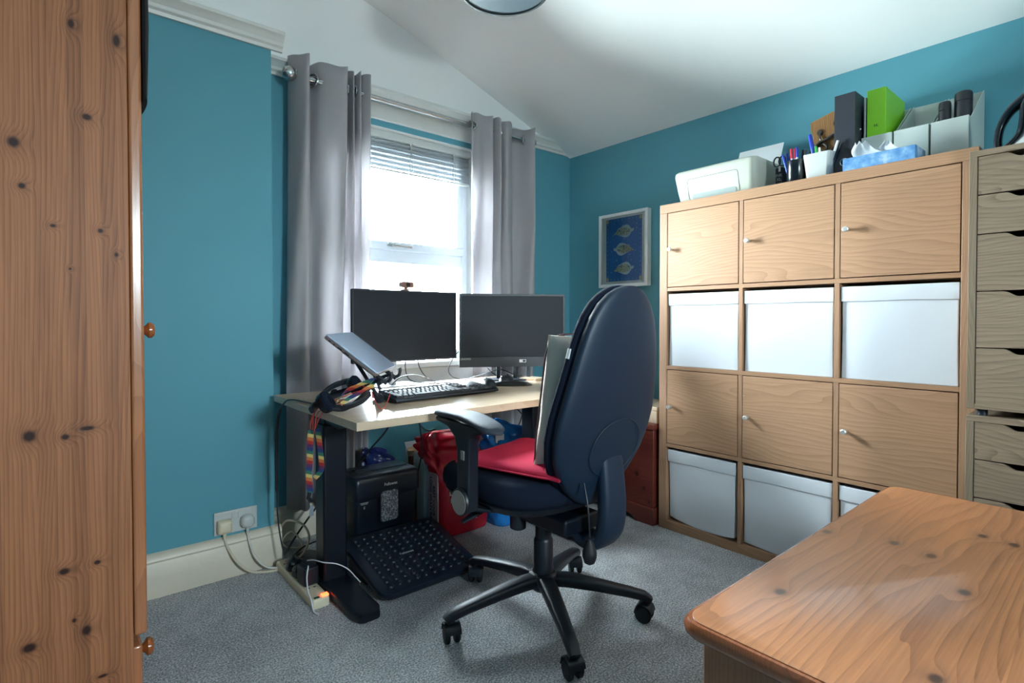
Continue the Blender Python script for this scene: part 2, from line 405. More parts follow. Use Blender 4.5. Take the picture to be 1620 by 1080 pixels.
# ---------------------------------------------------------------- window
wnd = bpy.data.objects.new('window_1', None); COL.objects.link(wnd); wnd['kind'] = 'structure'
FY = 2.475
def ring_frame(mb, x0, x1, z0, z1, w, y0, y1):
    mb.box((x0, y0, z0), (x1, y1, z0+w)); mb.box((x0, y0, z1-w), (x1, y1, z1)); mb.box((x0, y0, z0+w), (x0+w, y1, z1-w)); mb.box((x1-w, y0, z0+w), (x1, y1, z1-w)); return mb
m = MB(); ring_frame(m, WX0, WX1, WZ0+.03, WZ1, .042, FY, FY+.07); m.box((WX0+.042, FY+.001, 1.235), (WX1-.042, FY+.069, 1.305)); m.build('window_frame', UPVC, wnd, .004)
m = MB(); ring_frame(m, WX0+.034, WX1-.034, 1.295, WZ1-.034, .044, FY-.014, FY+.04); m.build('window_sash', UPVC, wnd, .006)
box('window_glass', (WX0+.07, FY+.018, 1.33), (WX1-.07, FY+.024, WZ1-.07), GLASS, wnd, bevel=0)
box('window_glass', (WX0+.04, FY+.018, WZ0+.07), (WX1-.04, FY+.024, 1.24), GLASS, wnd, bevel=0)
m = MB(); m.box((1.27, FY-.03, 1.312), (1.31, FY-.012, 1.328)); m.bar([(1.29, FY-.03, 1.32), (1.33, FY-.036, 1.318), (1.40, FY-.034, 1.316)], .012, .008, (0,0,1)); m.build('window_handle', STEEL, wnd, .001)
box('window_sill', (WX0-.03, YW-.03, WZ0), (WX1+.03, YW+.08, WZ0+.03), GLOSSW, wnd, bevel=.006)
box('window_apron', (WX0-.02, YW-.012, .60), (WX1+.02, YW, WZ0), GLOSSW, wnd, bevel=.002)
for nm, lo, hi in (('window_reveal', (WX0, YW, WZ0+.03), (WX0+.006, FY, WZ1)), ('window_reveal', (WX1-.006, YW, WZ0+.03), (WX1, FY, WZ1)), ('window_reveal', (WX0+.006, YW, WZ1-.006), (WX1-.006, FY, WZ1))): box(nm, lo, hi, GLOSSW, wnd, bevel=0)
fill_wnd = bpy.data.objects.new('fill_window', None); COL.objects.link(fill_wnd); fill_wnd['kind'] = 'structure'  # unseen window, added behind the camera to let in fill light
m = MB(); ring_frame(m, QW[0], QW[1], QW[2], QW[3], .03, YR-.09, YR-.03); m.build('window_frame', UPVC, fill_wnd, .004)
box('window_glass', (QW[0]+.03, YR-.07, QW[2]+.03), (QW[1]-.03, YR-.064, QW[3]-.03), GLASS, fill_wnd, bevel=0)

# venetian blind, raised and stacked under the head of the window
bl = thing('venetian_blind', 'white venetian blind pulled up and bunched at the top of the window', 'blind', (1.36, 2.44, 1.865))
box('headrail', (-.395, -.018, -.035), (.395, .018, 0), WHITEPL, bl, .002)
m = MB()
for k in range(17):
    z = -.042-.0078*k; dz = .002*math.sin(k*2.1)
    m.prism([(-.012, z+dz-.0095), (-.0112, z+dz-.0102), (.0, z+dz-.0008), (.012, z+dz+.0095), (.0112, z+dz+.0102), (.0, z+dz+.001)], 'x', -.39, .39)
m.build('slats', SLAT, bl, 0)
box('bottom_rail', (-.39, -.016, -.190), (.39, .016, -.180), WHITEPL, bl, .002)
for x in (-.28, 0.02, .28):
    c = MB().tube([(x, -.019, -.03), (x+.003, -.021, -.08), (x-.003, -.02, -.13), (x, -.019, -.185)], .0022, 6, 4).build('ladder_cord', WHITEPL, bl)
    MB().tube([(x+.012, -.019, -.03), (x+.008, -.022, -.10), (x+.013, -.02, -.185)], .0015, 6, 4).build('lift_cord', WHITEPL, bl)

# ---------------------------------------------------------------- curtain pole and curtains
PZ, PY = 1.957, 2.30
cp = thing('curtain_pole', 'brushed steel curtain pole with ball ends above the window', 'curtain pole', (0, PY, PZ))
MB().cyl((.765, 0, 0), (2.075, 0, 0), .0125).build('pole', STEEL, cp)
for x in (.752, 2.088):
    MB().lathe([(.004, -.030), (.020, -.024), (.029, -.008), (.029, .008), (.020, .024), (.004, .030)], 24, Matrix.Translation((x, 0, 0)) @ Matrix.Rotation(PI/2, 4, 'Y')).build('ball_finial', STEEL, cp)
for x in (.885, 1.96):
    MB().cyl((x, 0, 0), (x, .1, 0), .007).lathe([(.022, 0), (.022, .006)], 20, Matrix.Translation((x, .094, 0)) @ Matrix.Rotation(-PI/2, 4, 'X')).build('bracket', STEEL, cp)

def curtain(name, label, top, bot, ztop, zbot, seed, rings):
    t = thing(name, label, 'curtain', (0, 0, 0), 0, 'curtains at the window')
    T_ = spline([Vector((x, y, 0)) for x, y in top], 7); B_ = spline([Vector((x, y, 0)) for x, y in bot], 7)
    N = 26; m = MB(); vs = []; n = len(T_)
    rnd = random.Random(seed)
    for k in range(N+1):
        f = k/N; z = ztop+(zbot-ztop)*f; g = min(1, f*1.15)**1.3
        for i in range(n):
            p = T_[i].lerp(B_[i], g)
            wob = .010*math.sin(f*5.2+i*.23+seed)*min(1, f*3)+.004*math.sin(f*15+i*.5+seed)*min(1, f*3)
            zz = z
            zz += .007*math.sin(i*.31+seed)*(1-f)
            vs.append((p.x+wob*.5, p.y+wob, zz))
    fs = [(k*n+i, k*n+i+1, (k+1)*n+i+1, (k+1)*n+i) for k in range(N) for i in range(n-1)]
    m.add(vs, fs); m.build('cloth', CURT, t, solid=.003, ang=80)
    for x, y, a in rings:     # steel eyelets on the pole
        R = Matrix.Translation((x, y, PZ)) @ Matrix.Rotation(a, 4, 'Z') @ Matrix.Rotation(PI/2, 4, 'Y')
        MB().tube([R @ Vector((.0235*math.cos(q), .0235*math.sin(q), 0)) for q in [2*PI*k/28 for k in range(29)]], .0048, 8).build('eyelet', STEEL, t)
    return t
curtain('eyelet_curtain', 'grey eyelet curtain hanging to the left of the window, nearly to the floor',
        [(.757,2.335),(.775,2.28),(.802,2.235),(.822,2.27),(.832,2.33),(.850,2.345),(.880,2.30),(.925,2.265),(.970,2.255),(.988,2.275),(.985,2.33),(.994,2.345),(1.004,2.30),(1.012,2.262),(1.020,2.29),(1.024,2.335),(1.032,2.30),(1.043,2.262),(1.052,2.29),(1.057,2.335),(1.066,2.30),(1.092,2.262)],
        [(.735,2.32),(.765,2.27),(.790,2.25),(.815,2.28),(.83,2.335),(.850,2.345),(.872,2.27),(.895,2.24),(.930,2.25),(.95,2.29),(.962,2.335),(.975,2.34),(.985,2.29),(.995,2.25),(1.010,2.27),(1.018,2.33),(1.026,2.29),(1.040,2.26),(1.052,2.29),(1.060,2.33),(1.062,2.30),(1.075,2.27)],
        2.035, .16, 1.3, [(.785, 2.298, -.6), (.848, 2.300, .6), (.998, 2.30, -.2), (1.028, 2.30, .2)])
curtain('eyelet_curtain', 'grey eyelet curtain hanging to the right of the window, behind the right monitor',
        [(1.648,2.262),(1.672,2.30),(1.70,2.285),(1.73,2.268),(1.775,2.255),(1.792,2.29),(1.797,2.335),(1.808,2.30),(1.822,2.255),(1.835,2.262),(1.842,2.335),(1.853,2.30),(1.868,2.255),(1.905,2.268),(1.945,2.30),(1.965,2.335),(1.985,2.345),(2.02,2.315),(2.050,2.262),(2.075,2.25)],
        [(1.672,2.282),(1.69,2.305),(1.715,2.275),(1.745,2.255),(1.775,2.265),(1.792,2.305),(1.803,2.335),(1.815,2.30),(1.842,2.26),(1.858,2.285),(1.868,2.335),(1.88,2.30),(1.905,2.262),(1.935,2.275),(1.955,2.31),(1.972,2.34),(1.992,2.335),(2.02,2.30),(2.045,2.265),(2.070,2.262)],
        2.018, .16, 4.1, [(1.672, 2.298, .9), (1.800, 2.30, -.2), (1.848, 2.30, .2), (2.03, 2.300, -.8)])

# ---------------------------------------------------------------- pendant lamp
lp = thing('pendant_lamp', 'round grey drum shade hanging from the ceiling, seen from below', 'lamp', (1.22, 1.483, 2.10))
MB().lathe([(.157, 0), (.157, .19), (.153, .19), (.153, .0)], 48, cap=False).build('shade', plain('grey_lamp_fabric', (122, 128, 132), .8), lp, smooth=True)
MB().lathe([(.1585, -.002), (.1585, .006), (.151, .006), (.151, -.002), (.1585, -.002)], 48, cap=False).build('rim', plain('dark_lamp_trim', (52, 56, 62), .5), lp)
MB().lathe([(.150, .004), (.150, .007)], 48).build('diffuser', plain('grey_blue_diffuser', (84, 96, 104), .35, var=.03), lp)
MB().cyl((0, 0, .05), (0, 0, .31), .003, n=8).build('cord', WHITEPL, lp)
MB().lathe([(.045, .312), (.045, .300), (.012, .285)], 24).build('ceiling_rose', WHITEPL, lp)

# ================================================================ WARDROBE (pine, foreground left)
wd = thing('wardrobe', 'tall varnished pine wardrobe standing along the left wall, nearest the camera', 'wardrobe')
WY0, WY1 = 1.28, 2.17
m = MB(); m.box((-.43, WY0, 0), (.114, WY0+.018, 1.86)); m.build('side_panel', PINE_W, wd, .0015)
box('side_panel', (-.43, WY1-.018, 0), (.114, WY1, 1.86), PINE_D, wd)
box('back_panel', (-.435, WY0, .02), (-.43, WY1, 1.86), PINE_D, wd)
box('top_panel', (-.44, WY0-.02, 1.86), (.15, WY1+.01, 1.885), PINE_D, wd, .006)
box('bottom_shelf', (-.43, WY0+.018, .06), (.11, WY1-.018, .08), PINE_D, wd)
box('divider_rail', (-.43, WY0+.018, .305), (.112, WY1-.018, .323), PINE_D, wd)
box('plinth', (.085, WY0+.018, 0), (.105, WY1-.018, .06), PINE_D, wd)
def knob(mb, x, y, z, r=.0165):
    return mb.lathe([(.006, 0), (.007, .007), (.011, .011), (r, .016), (r, .021), (r*.75, .026), (.002, .028)], 20, Matrix.Translation((x, y, z)) @ Matrix.Rotation(PI/2, 4, 'Y'))
WM = (WY0+WY1)/2
KN = plain('polished_pine_knob', (150, 82, 40), .18, var=.12)
for a, b, ky in ((WY0+.001, WM-.002, WY0+.083), (WM+.002, WY1-.001, WM+.05)):
    d = box('door', (.115, a, .326), (.137, b, 1.855), PINE_D, wd, .005, 3)
    knob(MB(), .137, ky, .925).build('knob', KN, d)
d = box('drawer', (.108, WY0+.006, .072), (.129, WY1-.006, .303), PINE_D, wd, .004, 3)
for y in (WY0+.085, WY1-.085): knob(MB(), .129, y, .257, .018).build('knob', KN, d)
bk = thing('black_bag', 'black cloth bag hanging high on the wardrobe front, only its edge showing', 'bag', (.137, 1.33, 1.80))
m = MB(); m.loft([[(.006+.012*math.sin(PI*k/11)*(1-abs(z)/1.1), .06*math.cos(PI*k/11), (z-.55)*.33-.06) for k in range(12)] + [(.002, -.06+.01*k, (z-.55)*.33-.06) for k in range(1, 12)] for z in (-.55, -.4, -.1, .3, .7, 1.0)])
m.build('bag_body', plain('black_cloth', (18, 19, 24), .9), bk)
MB().tube([(.008, -.03, .08), (.016, -.02, .13), (.016, .02, .13), (.008, .03, .08)], .003, 6, 4).build('strap', MATS['black_cloth'], bk)

# ================================================================ PINE CHEST (foreground right)
ch = thing('pine_chest', 'golden pine chest with scratched top in the right foreground', 'chest')
CX0, CX1, CY0, CY1, CZ = .713, 1.737, -.06, .462, .50
def rrect(x0, y0, x1, y1, r, n=6):
    out = []
    for cx, cy, a0 in ((x1-r, y1-r, 0), (x0+r, y1-r, 90), (x0+r, y0+r, 180), (x1-r, y0+r, 270)):
        for k in range(n+1):
            a = math.radians(a0+90*k/n); out.append((cx+r*math.cos(a), cy+r*math.sin(a)))
    return out
m = MB()
m.loft([[(x, y, z) for x, y in rrect(CX0+i, CY0+i, CX1-i, CY1-i, .035-i*.3)] for z, i in ((CZ-.0285, .014), (CZ-.026, .005), (CZ-.021, .001), (CZ-.0145, 0), (CZ-.008, .001), (CZ-.003, .005), (CZ-.0022, .0105))], cap=False)
m.build('top_edge_moulding', PINE_R, ch)
MB().loft([[(x, y, z) for x, y in rrect(CX0+i, CY0+i, CX1-i, CY1-i, .030)] for z, i in ((CZ-.028, .011), (CZ-.001, .0105), (CZ, .0125))]).build('top', PINE_C, ch)
bi = .03
for nm, lo, hi in (('side_panel', (CX0+bi, CY0+bi, .07), (CX0+bi+.018, CY1-bi, CZ-.028)), ('side_panel', (CX1-bi-.018, CY0+bi, .07), (CX1-bi, CY1-bi, CZ-.028)),
                   ('back_panel', (CX0+bi+.018, CY1-bi-.018, .07), (CX1-bi-.018, CY1-bi, CZ-.028)), ('front_panel', (CX0+bi+.018, CY0+bi, .07), (CX1-bi-.018, CY0+bi+.018, CZ-.028)), ('bottom_panel', (CX0+bi+.018, CY0+bi+.018, .07), (CX1-bi-.018, CY1-bi-.018, .085))):
    box(nm, lo, hi, PINE_B, ch, .003)
m = MB(); m.box((CX0+.015, CY0+.015, 0), (CX1-.015, CY0+.035, .075)).box((CX0+.015, CY1-.035, 0), (CX1-.015, CY1-.015, .075)).box((CX0+.015, CY0+.035, 0), (CX0+.035, CY1-.035, .075)).box((CX1-.035, CY0+.035, 0), (CX1-.015, CY1-.035, .075))
m.build('plinth', PINE_R, ch, .005)

# ================================================================ STORAGE UNIT (3 x 4 cells) on the right wall
KX, KY = 2.114, 1.456       # front plane, left end (towards the window)
ku = thing('storage_unit', 'light oak grid shelving unit of twelve cells with six doors against the right wall', 'shelving unit', (KX, KY, 0))
KW_, KH, KD = 1.115, 1.466, .388
def KB(nm, s0, z0, s1, z1, mat, bevel=.0012, x0=0, x1=KD): return box(nm, (x0, -s1, z0), (x1, -s0, z1), mat, ku, bevel)
KB('top_board', 0, KH-.039, KW_, KH, OAKT); KB('bottom_board', 0, 0, KW_, .039, OAKT)
KB('side_board', 0, .039, .039, KH-.039, OAKV); KB('side_board', KW_-.039, .039, KW_, KH-.039, OAKV)
cols = [.039, .390, .741]; rows = [1.092, .741, .390, .039]
for z in (1.076, .725, .374): KB('shelf', .039, z, KW_-.039, z+.016, OAKT, .0008, x0=.001)
for s in (.374, .725):
    for z in rows: KB('divider', s, z, s+.016, z+.335, OAKV, .0008, x0=.001)
box('back_sheet', (KD-.004, -KW_+.01, .01), (KD-.001, -.01, KH-.01), OAKV, ku, 0)
for ri in (0, 2):
    for ci in range(3):
        s0 = cols[ci]+.003; z0 = rows[ri]+.003
        d = box('door', (0, -s0-.329, z0), (.016, -s0, z0+.329), OAK, ku, .0012)
        MB().lathe([(.0055, 0), (.0055, .014), (.0095, .018), (.0095, .027), (.007, .029)], 16, Matrix.Translation((0, -s0-.022, z0+.165)) @ Matrix.Rotation(-PI/2, 4, 'Y')).build('knob', SATIN, d)
# cloth storage boxes
def cloth_box(s, z, label, w=.325, h=.322, tilt=0.0, sag=0.0, band=.052):
    t = thing('storage_box', label, 'storage box', (KX+.012, KY-s-w/2-.005, z), tilt, 'white cloth boxes in the shelving unit')
    m = MB(); N = 12; rings = []
    # front face gently bulged and wrinkled, with the thickness of a real box
    rnd = random.Random(int(s*1000+z*77))
    a, b = rnd.uniform(0, 6), rnd.uniform(0, 6)
    for k in range(N+1):
        f = k/N; zz = f*(h-.004)
        ring = []
        for j in range(17):
            u = -1+j/8
            bul = -.004*(1-u*u)*math.sin(PI*f)-.0015*math.sin(7*f+a+2*u)*(1-abs(u))+sag*.012*(1-f)*u
            dz = -.012*sag*(1-u*u)*(1-f)*0
            ring.append((bul, u*w/2*(1-.012*math.sin(PI*f)), zz+dz+sag*.016*(1-f)*(u*u)))
        ring += [(.36, w/2, zz), (.36, -w/2, zz)]
        rings.append(ring)
    m.loft(rings); m.build('box_body', WBOX, t, .002, ang=60)
    m = MB(); rings = []
    for f in (0, .03, .5, .97, 1):
        zz = h-band+band*f
        ring = []
        for j in range(13):
            u = -1+j/6; ring.append((-.0045-.002*math.sin(3*u+a)*(1-abs(u))-(.0018 if 0 < f < 1 else 0), u*(w/2+.001), zz+(.001*math.sin(4*u+b) if f < .1 else 0)))
        ring += [(.004, w/2+.001, zz), (.004, -w/2-.001, zz)]
        rings.append(ring)
    m.loft(rings); m.build('top_hem_band', WBOX, t, .0008, ang=60)
    return t
cloth_box(.039, .741, 'white cloth box in the second row, at the end nearest the picture')
cloth_box(.390, .741, 'white cloth box in the middle of the second row, between two others')
cloth_box(.741, .741, 'white cloth box in the second row, at the end beside the tall drawers')
cloth_box(.039, .039, 'white cloth box in the bottom row beside the reddish blanket box, its base sagging', sag=1.0, w=.318)
cloth_box(.390, .039, 'white cloth box in the middle of the bottom row, partly behind the pine chest corner', tilt=.012, sag=.5)
cloth_box(.741, .039, 'white cloth box in the bottom row mostly hidden by the pine chest')

# ================================================================ DRAWER UNITS
def drawer_unit(label, z0, h, fronts, x=1.93):
    t = thing('drawer_unit', label, 'drawer unit', (x, .332, z0), 0, 'grey-brown oak drawer units')
    W, D = .36, .578
    def B(nm, s0, a, s1, b, mat, x0=0.0, bev=.001): return box(nm, (x0, -s1, a), (D, -s0, b), mat, t, bev)
    B('side_panel', 0, .0, .017, h-.016, GOAKV); B('side_panel', W-.017, .0, W, h-.016, GOAKV)
    B('top_panel', 0, h-.016, W, h, GOAK); B('bottom_panel', .017, 0, W-.017, .014, GOAK)
    for fx in (.03, D-.03):
        for fy in (-.03, -W+.03): MB().cyl((fx, fy, h), (fx, fy, h+.0185), .012).build('foot', BLACKP, t) if z0 < .1 else None
    box('back_panel', (D-.004, -W+.018, .014), (D-.001, -.018, h-.018), GOAKV, t, 0)
    for a, b in fronts:
        a -= z0; b -= z0
        # front with a shallow scooped finger notch in the middle of its top edge
        y0, y1 = -W+.0185, -.0185; ym = (y0+y1)/2
        top = [(y1, b), (ym+.105, b)]+[(ym+.105-.03*q, b-.014*(1-math.cos(PI*q))/2) for q in (.2, .4, .6, .8, 1)]
        top += [(2*ym-y, z) for y, z in reversed(top)]
        poly = [(y0, a), (y1, a)]+top
        m = MB(); m.prism(poly, 'x', .001, .017)
        o = m.build('drawer', GOAK, t, .0008, 1)
        box('drawer_tray', (.0175, y0+.006, a+.012), (D-.03, y1-.006, b-.03), BLACKP, o, 0)
    return t
drawer_unit('upper grey-brown oak drawer unit stacked on another, with a detergent bottle on top', .703, .705, [(1.288, 1.390), (1.181, 1.285), (1.026, 1.178), (.872, 1.023), (.717, .869)])
drawer_unit('lower grey-brown oak drawer unit at the bottom of the stack, behind the pine chest', .0, .684, [(.566, .667), (.461, .563), (.306, .458), (.165, .303), (.016, .162)], x=1.928)

# ================================================================ DESK
DX0, DX1, DY0, DY1, DZ = .637, 1.83, 1.417, 2.149, .663
dk = thing('standing_desk', 'pale maple topped height-adjustable desk with black steel legs in front of the window', 'desk')
box('tabletop', (DX0, DY0, DZ-.025), (DX1, DY1, DZ), DESKW, dk, .0015)
for x in (.748, 1.722):
    l = MB().box((x-.0425, 1.838, .035), (x+.0425, 1.918, .585)).build('leg', DARKM, dk, .008, 3)
    box('leg_upper_tube', (x-.036, 1.844, .58), (x+.036, 1.912, DZ-.045), DARKM, l, .006)
    MB().bar([(x, 1.565, .020), (x, 1.60, .021), (x, 1.878, .026), (x, 2.13, .021), (x, 2.16, .020)], [.062, .092, .098, .092, .062], [.026, .032, .036, .032, .026], (1,0,0), pw=5, prof=10).build('foot', DARKM, dk, ang=50)
    MB().bar([(x, 1.50, DZ-.034), (x, 1.60, DZ-.042), (x, 1.75, DZ-.055), (x, 2.0, DZ-.055), (x, 2.10, DZ-.034)], [.05, .06, .07, .06, .05], [.012, .02, .05, .03, .012], (1,0,0), pw=6).build('top_bracket', DARKM, dk, ang=50)
m = MB().box((.70, 1.80, DZ-.055), (1.77, 1.83, DZ-.026)).box((.70, 1.93, DZ-.055), (1.77, 1.96, DZ-.026)); m.build('crossbeam', DARKM, dk, .003)

# ================================================================ MONITORS
def monitor(label, p0, p1, z0, z1, bez, bezb, standx, screw=0, txt=None, sil=False):
    """p0, p1: left and right ends of the screen plane as seen from the desk chair"""
    p0 = Vector((*p0, 0)); p1 = Vector((*p1, 0)); w = (p1-p0).length; a = math.atan2((p1-p0).y, (p1-p0).x); c = (p0+p1)/2
    t = thing('monitor', label, 'monitor', (c.x, c.y, DZ), a, 'monitors on the desk')
    z0 -= DZ; z1 -= DZ
    m = MB(); m.box((-w/2, 0, z0), (w/2, .014, z1)); m.box((-w/2+.05, .014, z0+.05), (w/2-.05, .045, z1-.06)); m.build('casing', BLACKP, t, .004, 3)
    m = MB(); m.box((-w/2, -.004, z1-bez), (w/2, 0, z1)); m.box((-w/2, -.004, z0), (w/2, 0, z0+bezb)); m.box((-w/2, -.004, z0+bezb), (-w/2+bez, 0, z1-bez)); m.box((w/2-bez, -.004, z0+bezb), (w/2, 0, z1-bez)); m.build('bezel', BLACKP, t, .0006, 1)
    box('screen', (-w/2+bez, -.0015, z0+bezb), (w/2-bez, 0, z1-bez), SCREEN, t, 0)
    return t, w, z0, z1
SCREEN = plain('dark_screen_glass', (26, 30, 38), .48, var=.04, spec=.22)
t, w, z0, z1 = monitor('left slim black monitor, in front of the window, webcam on its top edge', (.914, 2.075), (1.418, 2.075), .770, 1.073, .007, .009, 0)
box('stand_neck', (-.022-.04, .045, .004), (.012-.04, .062, z0+.18), SILVER, t, .003)
MB().loft([[(x-.04, y, z) for x, y in rrect(-.10, -.015, .10, .115, .02)] for z in (0, .006)]).build('stand_base', SILVER, t, .001)
box('neck_joint', (-.06-.04, .040, z0+.08), (.06-.04, .052, z0+.20), BLACKP, t, .003)
t2, w, z0, z1 = monitor('right black monitor with a thicker lower bezel, angled in towards the chair', (1.424, 2.058), (1.858, 1.808), .7285, 1.068, .010, .046, 0)
text('maker_name', 'LENOVO', .0125, GREYPL, t2, frame_m((-w/2+.028, -.0045, z0+.038), (1,0,0), (0,0,1)), .0002)
box('sticker', (.030, -.0048, z0+.020), (.062, -.004, z0+.034), INK, t2, 0)
box('sticker_print', (.046, -.0051, z0+.022), (.060, -.0047, z0+.032), BLACKP, t2, 0)
for x in (-.06, .02, .085):
    MB().box((x-.009, .05, .004), (x+.009, .06, z0+.12)).build('stand_leg', DARKM, t2, .002)
MB().loft([[(x, y+.05, z) for x, y in rrect(-.125, -.06, .125, .06, .02)] for z in (0, .006)]).build('stand_base', DARKM, t2, .001)
# webcam on the left monitor
wc = thing('webcam', 'small brown webcam clipped on top of the left monitor', 'webcam', (1.158, 2.073, 1.0735), .1)
WC = plain('bronze_plastic', (120, 84, 74), .4)
m = MB().loft([[(x*1.0, y, z) for x, z in [(.032*sup(math.cos(q), 5), .013*sup(math.sin(q), 5)+.024) for q in [2*PI*k/24 for k in range(24)]]] for y in (-.016, .010)]); m.build('webcam_body', WC, wc, .003)
MB().cyl((.0, -.016, .024), (0, -.021, .024), .009).build('lens', BLACKG, wc)
m = MB().box((-.018, -.012, 0), (.018, .016, .005)).cyl((0, 0, .004), (0, 0, .014), .008); m.box((-.014, .012, -.02), (.014, .016, .003)); m.build('clip', WC, wc, .001)

# ================================================================ LAPTOP ON STAND, HEADSET, LANYARD
lt = thing('laptop', 'closed silver laptop tilted steeply on a folding stand at the desk\'s left end', 'laptop')
# lid plane: lower front corner F, upper rear corner R; width along W
def pt(x, y, z): return Vector((x, y, z))
LA = pt(.779, 1.595, .765); LB = pt(.652, 1.696, .890)       # near side edge, low end and high end
LD = (LB-LA).normalized()
Wd = pt(.62, .78, .0); Wd = (Wd-LD*Wd.dot(LD)).normalized()
Mn = frame_m(LA, LD, Wd)          # local x up the slope, y across, z normal
if Mn.col[2].z < 0: Mn = frame_m(LA, LD, Wd) @ Matrix.Scale(-1, 4, (0,0,1))
LL = (LB-LA).length
def slab(z0, z1, w=.31, x0=0, x1=None, r=.012):
    x1 = LL if x1 is None else x1
    return MB().loft([[tuple(Mn @ Vector((x, y, z))) for x, y in rrect(x0, 0, x1, w, r)] for z in (z0, z1)])
slab(0, .009).build('base', plain('laptop_side', (138, 120, 118), .35, .6), lt, .002)
slab(.010, .016).build('lid', plain('laptop_lid', (186, 200, 222), .34, .6, var=.03), lt, .002)
for k, (x, wdt) in enumerate(((.178, .008), (.162, .005), (.134, .016), (.106, .018))):
    MB().box((x, -.0008, .0025), (x+wdt, .001, .0065), Mn).build('port', BLACKP, lt)
ls = thing('laptop_stand', 'black folding laptop stand with round feet holding up the silver laptop', 'stand')
low = -.012
def P3(x, y, z): return tuple(Mn @ Vector((x, y, z)))
for y, foot in ((.09, (.846, 1.700)), (.255, (.912, 1.812))):
    MB().bar([P3(-.035, y, -.012), P3(.05, y, -.013), P3(.14, y, -.014), P3(LL, y, -.008)], [.016, .018, .018, .014], [.014, .014, .012, .008], tuple(Wd)).build('support_arm', BLACKP, ls)
    MB().tube([P3(-.030, y, -.010), P3(-.036, y, .004), P3(-.028, y, .022), P3(-.022, y, .026)], .0055, 8, 4).build('hook', BLACKP, ls)
    f0 = Mn @ Vector((-.01, y, -.014)); up = Mn @ Vector((LL*.45, y, -.016))
    ff = Vector((foot[0], foot[1], DZ+.0165)); fb = Vector((foot[0]-.13, foot[1]+.11, DZ+.0165))
    MB().tube([up, ((up+ff)/2), ff], .0065, 8).build('strut', BLACKP, ls)
    MB().tube([f0, (f0+fb)/2, fb], .0065, 8).build('strut', BLACKP, ls)
    for q in (ff, fb): MB().lathe([(.004, -.007), (.0155, -.006), (.0165, 0), (.0155, .006), (.004, .007)], 20, Matrix.Translation(q) @ Matrix.Rotation(PI/2, 4, 'X') @ Matrix.Rotation(-.6, 4, 'Y')).build('round_foot', BLACKP, ls)
MB().tube([P3(-.02, .035, -.014), P3(-.02, .255, -.014)], .007, 8).build('crossbar', BLACKP, ls)

hs = thing('headset', 'black over-ear headset lying on the desk corner under rainbow lanyards', 'headset', (.700, 1.640, DZ))
HM = frame_m((.0, .0, .048), Vector((.62, .35, .30)), (-.4, .8, .12))
m = MB(); pts = [HM @ Vector((.085*math.cos(a)+.01, .075*math.sin(a), 0)) for a in [math.radians(100+26*k) for k in range(-3, 8)]]
m.bar([tuple(p) for p in pts], .020, .006, tuple(HM.col[2].to_3d()), smooth=3).build('headband', BLACKP, hs)
for cx, cy, cz in ((-.078, -.035, .034), (.042, .020, .070)):
    M = Matrix.Translation((cx, cy, cz)) @ Matrix.Rotation(.9, 4, 'Y') @ Matrix.Rotation(.5, 4, 'X')
    e_ = MB().lathe([(.004, -.018), (.026, -.016), (.032, -.006), (.033, .004)], 24, M).build('ear_cup', BLACKG, hs)
    MB().lathe([(.033, .004), (.034, .012), (.028, .020), (.014, .018), (.012, .008)], 24, M, cap=False).build('ear_pad', NAVYF, e_)
m = MB().bar([(-.108, -.005, .012), (-.09, .02, .02), (-.04, .05, .035), (.03, .07, .05)], .022, .014, (0,.5,.8), smooth=4); m.build('headband_slider', BLACKP, hs)
MB().tube([(-.095, -.02, .03), (-.06, .03, .052), (0, .055, .078), (.04, .05, .088)], .006, 8, 5).build('headband_wire', BLACKP, hs)
MB().tube([(-.075, -.06, .022), (-.02, -.045, .012), (.04, -.03, .040), (.075, -.02, .070)], .0075, 8, 5).build('microphone_boom', BLACKP, hs)

def rainbow():
    s = NT('rainbow_ribbon'); x, y, z = s.xyz()
    f = s.math('FRACT', s.math('MULTIPLY', s.math('ADD', z, s.math('MULTIPLY', x, .25)), 15.5))
    n = s.n('ShaderNodeValToRGB'); n.color_ramp.interpolation = 'CONSTANT'; s.set(n.inputs[0], f)
    els = n.color_ramp.elements
    cs = [(160, 44, 44), (196, 108, 60), (206, 184, 112), (48, 108, 90), (40, 56, 112), (92, 44, 84)]
    while len(els) < 6: els.new(.5)
    for i, (e, c) in enumerate(zip(els, cs)): e.position = i/6; e.color = (*lin(*c), 1)
    s.col(n.outputs[0]); s.p(Roughness=.7); return s.m
RAINB = rainbow()
ly = thing('rainbow_lanyard', 'rainbow striped lanyard hanging off the left desk edge with red cords', 'lanyard')
ex, ey = .624, 1.715
m = MB().bar([(ex-.006, ey-.004, .60), (ex-.010, ey-.006, .56), (ex-.008, ey+.004, .50), (ex-.012, ey+.002, .455), (ex-.008, ey-.002, .40)], .020, .0018, (.75, -.65, 0), smooth=5, pw=6); m.build('ribbon', RAINB, ly)
m = MB().bar([(ex+.010, ey-.016, .605), (ex+.014, ey-.020, .56), (ex+.020, ey-.018, .51), (ex+.022, ey-.012, .47), (ex+.004, ey-.004, .445)], .018, .0018, (.6, -.7, .2), smooth=5, pw=6); m.build('ribbon', RAINB, ly)
MB().tube([(ex-.010, ey, .402), (ex-.014, ey, .385), (ex-.006, ey, .372)], .006, 8).build('clip', BLACKP, ly)
MB().prism([(0, 0), (.014, .002), (.013, .036), (.002, .034)], 'y', -.0008, .0008).build('badge', plain('clear_badge', (120, 128, 136), .2), ly).location = (ex-.012, ey, .325)
REDC = plain('red_cord', (200, 66, 56), .5)
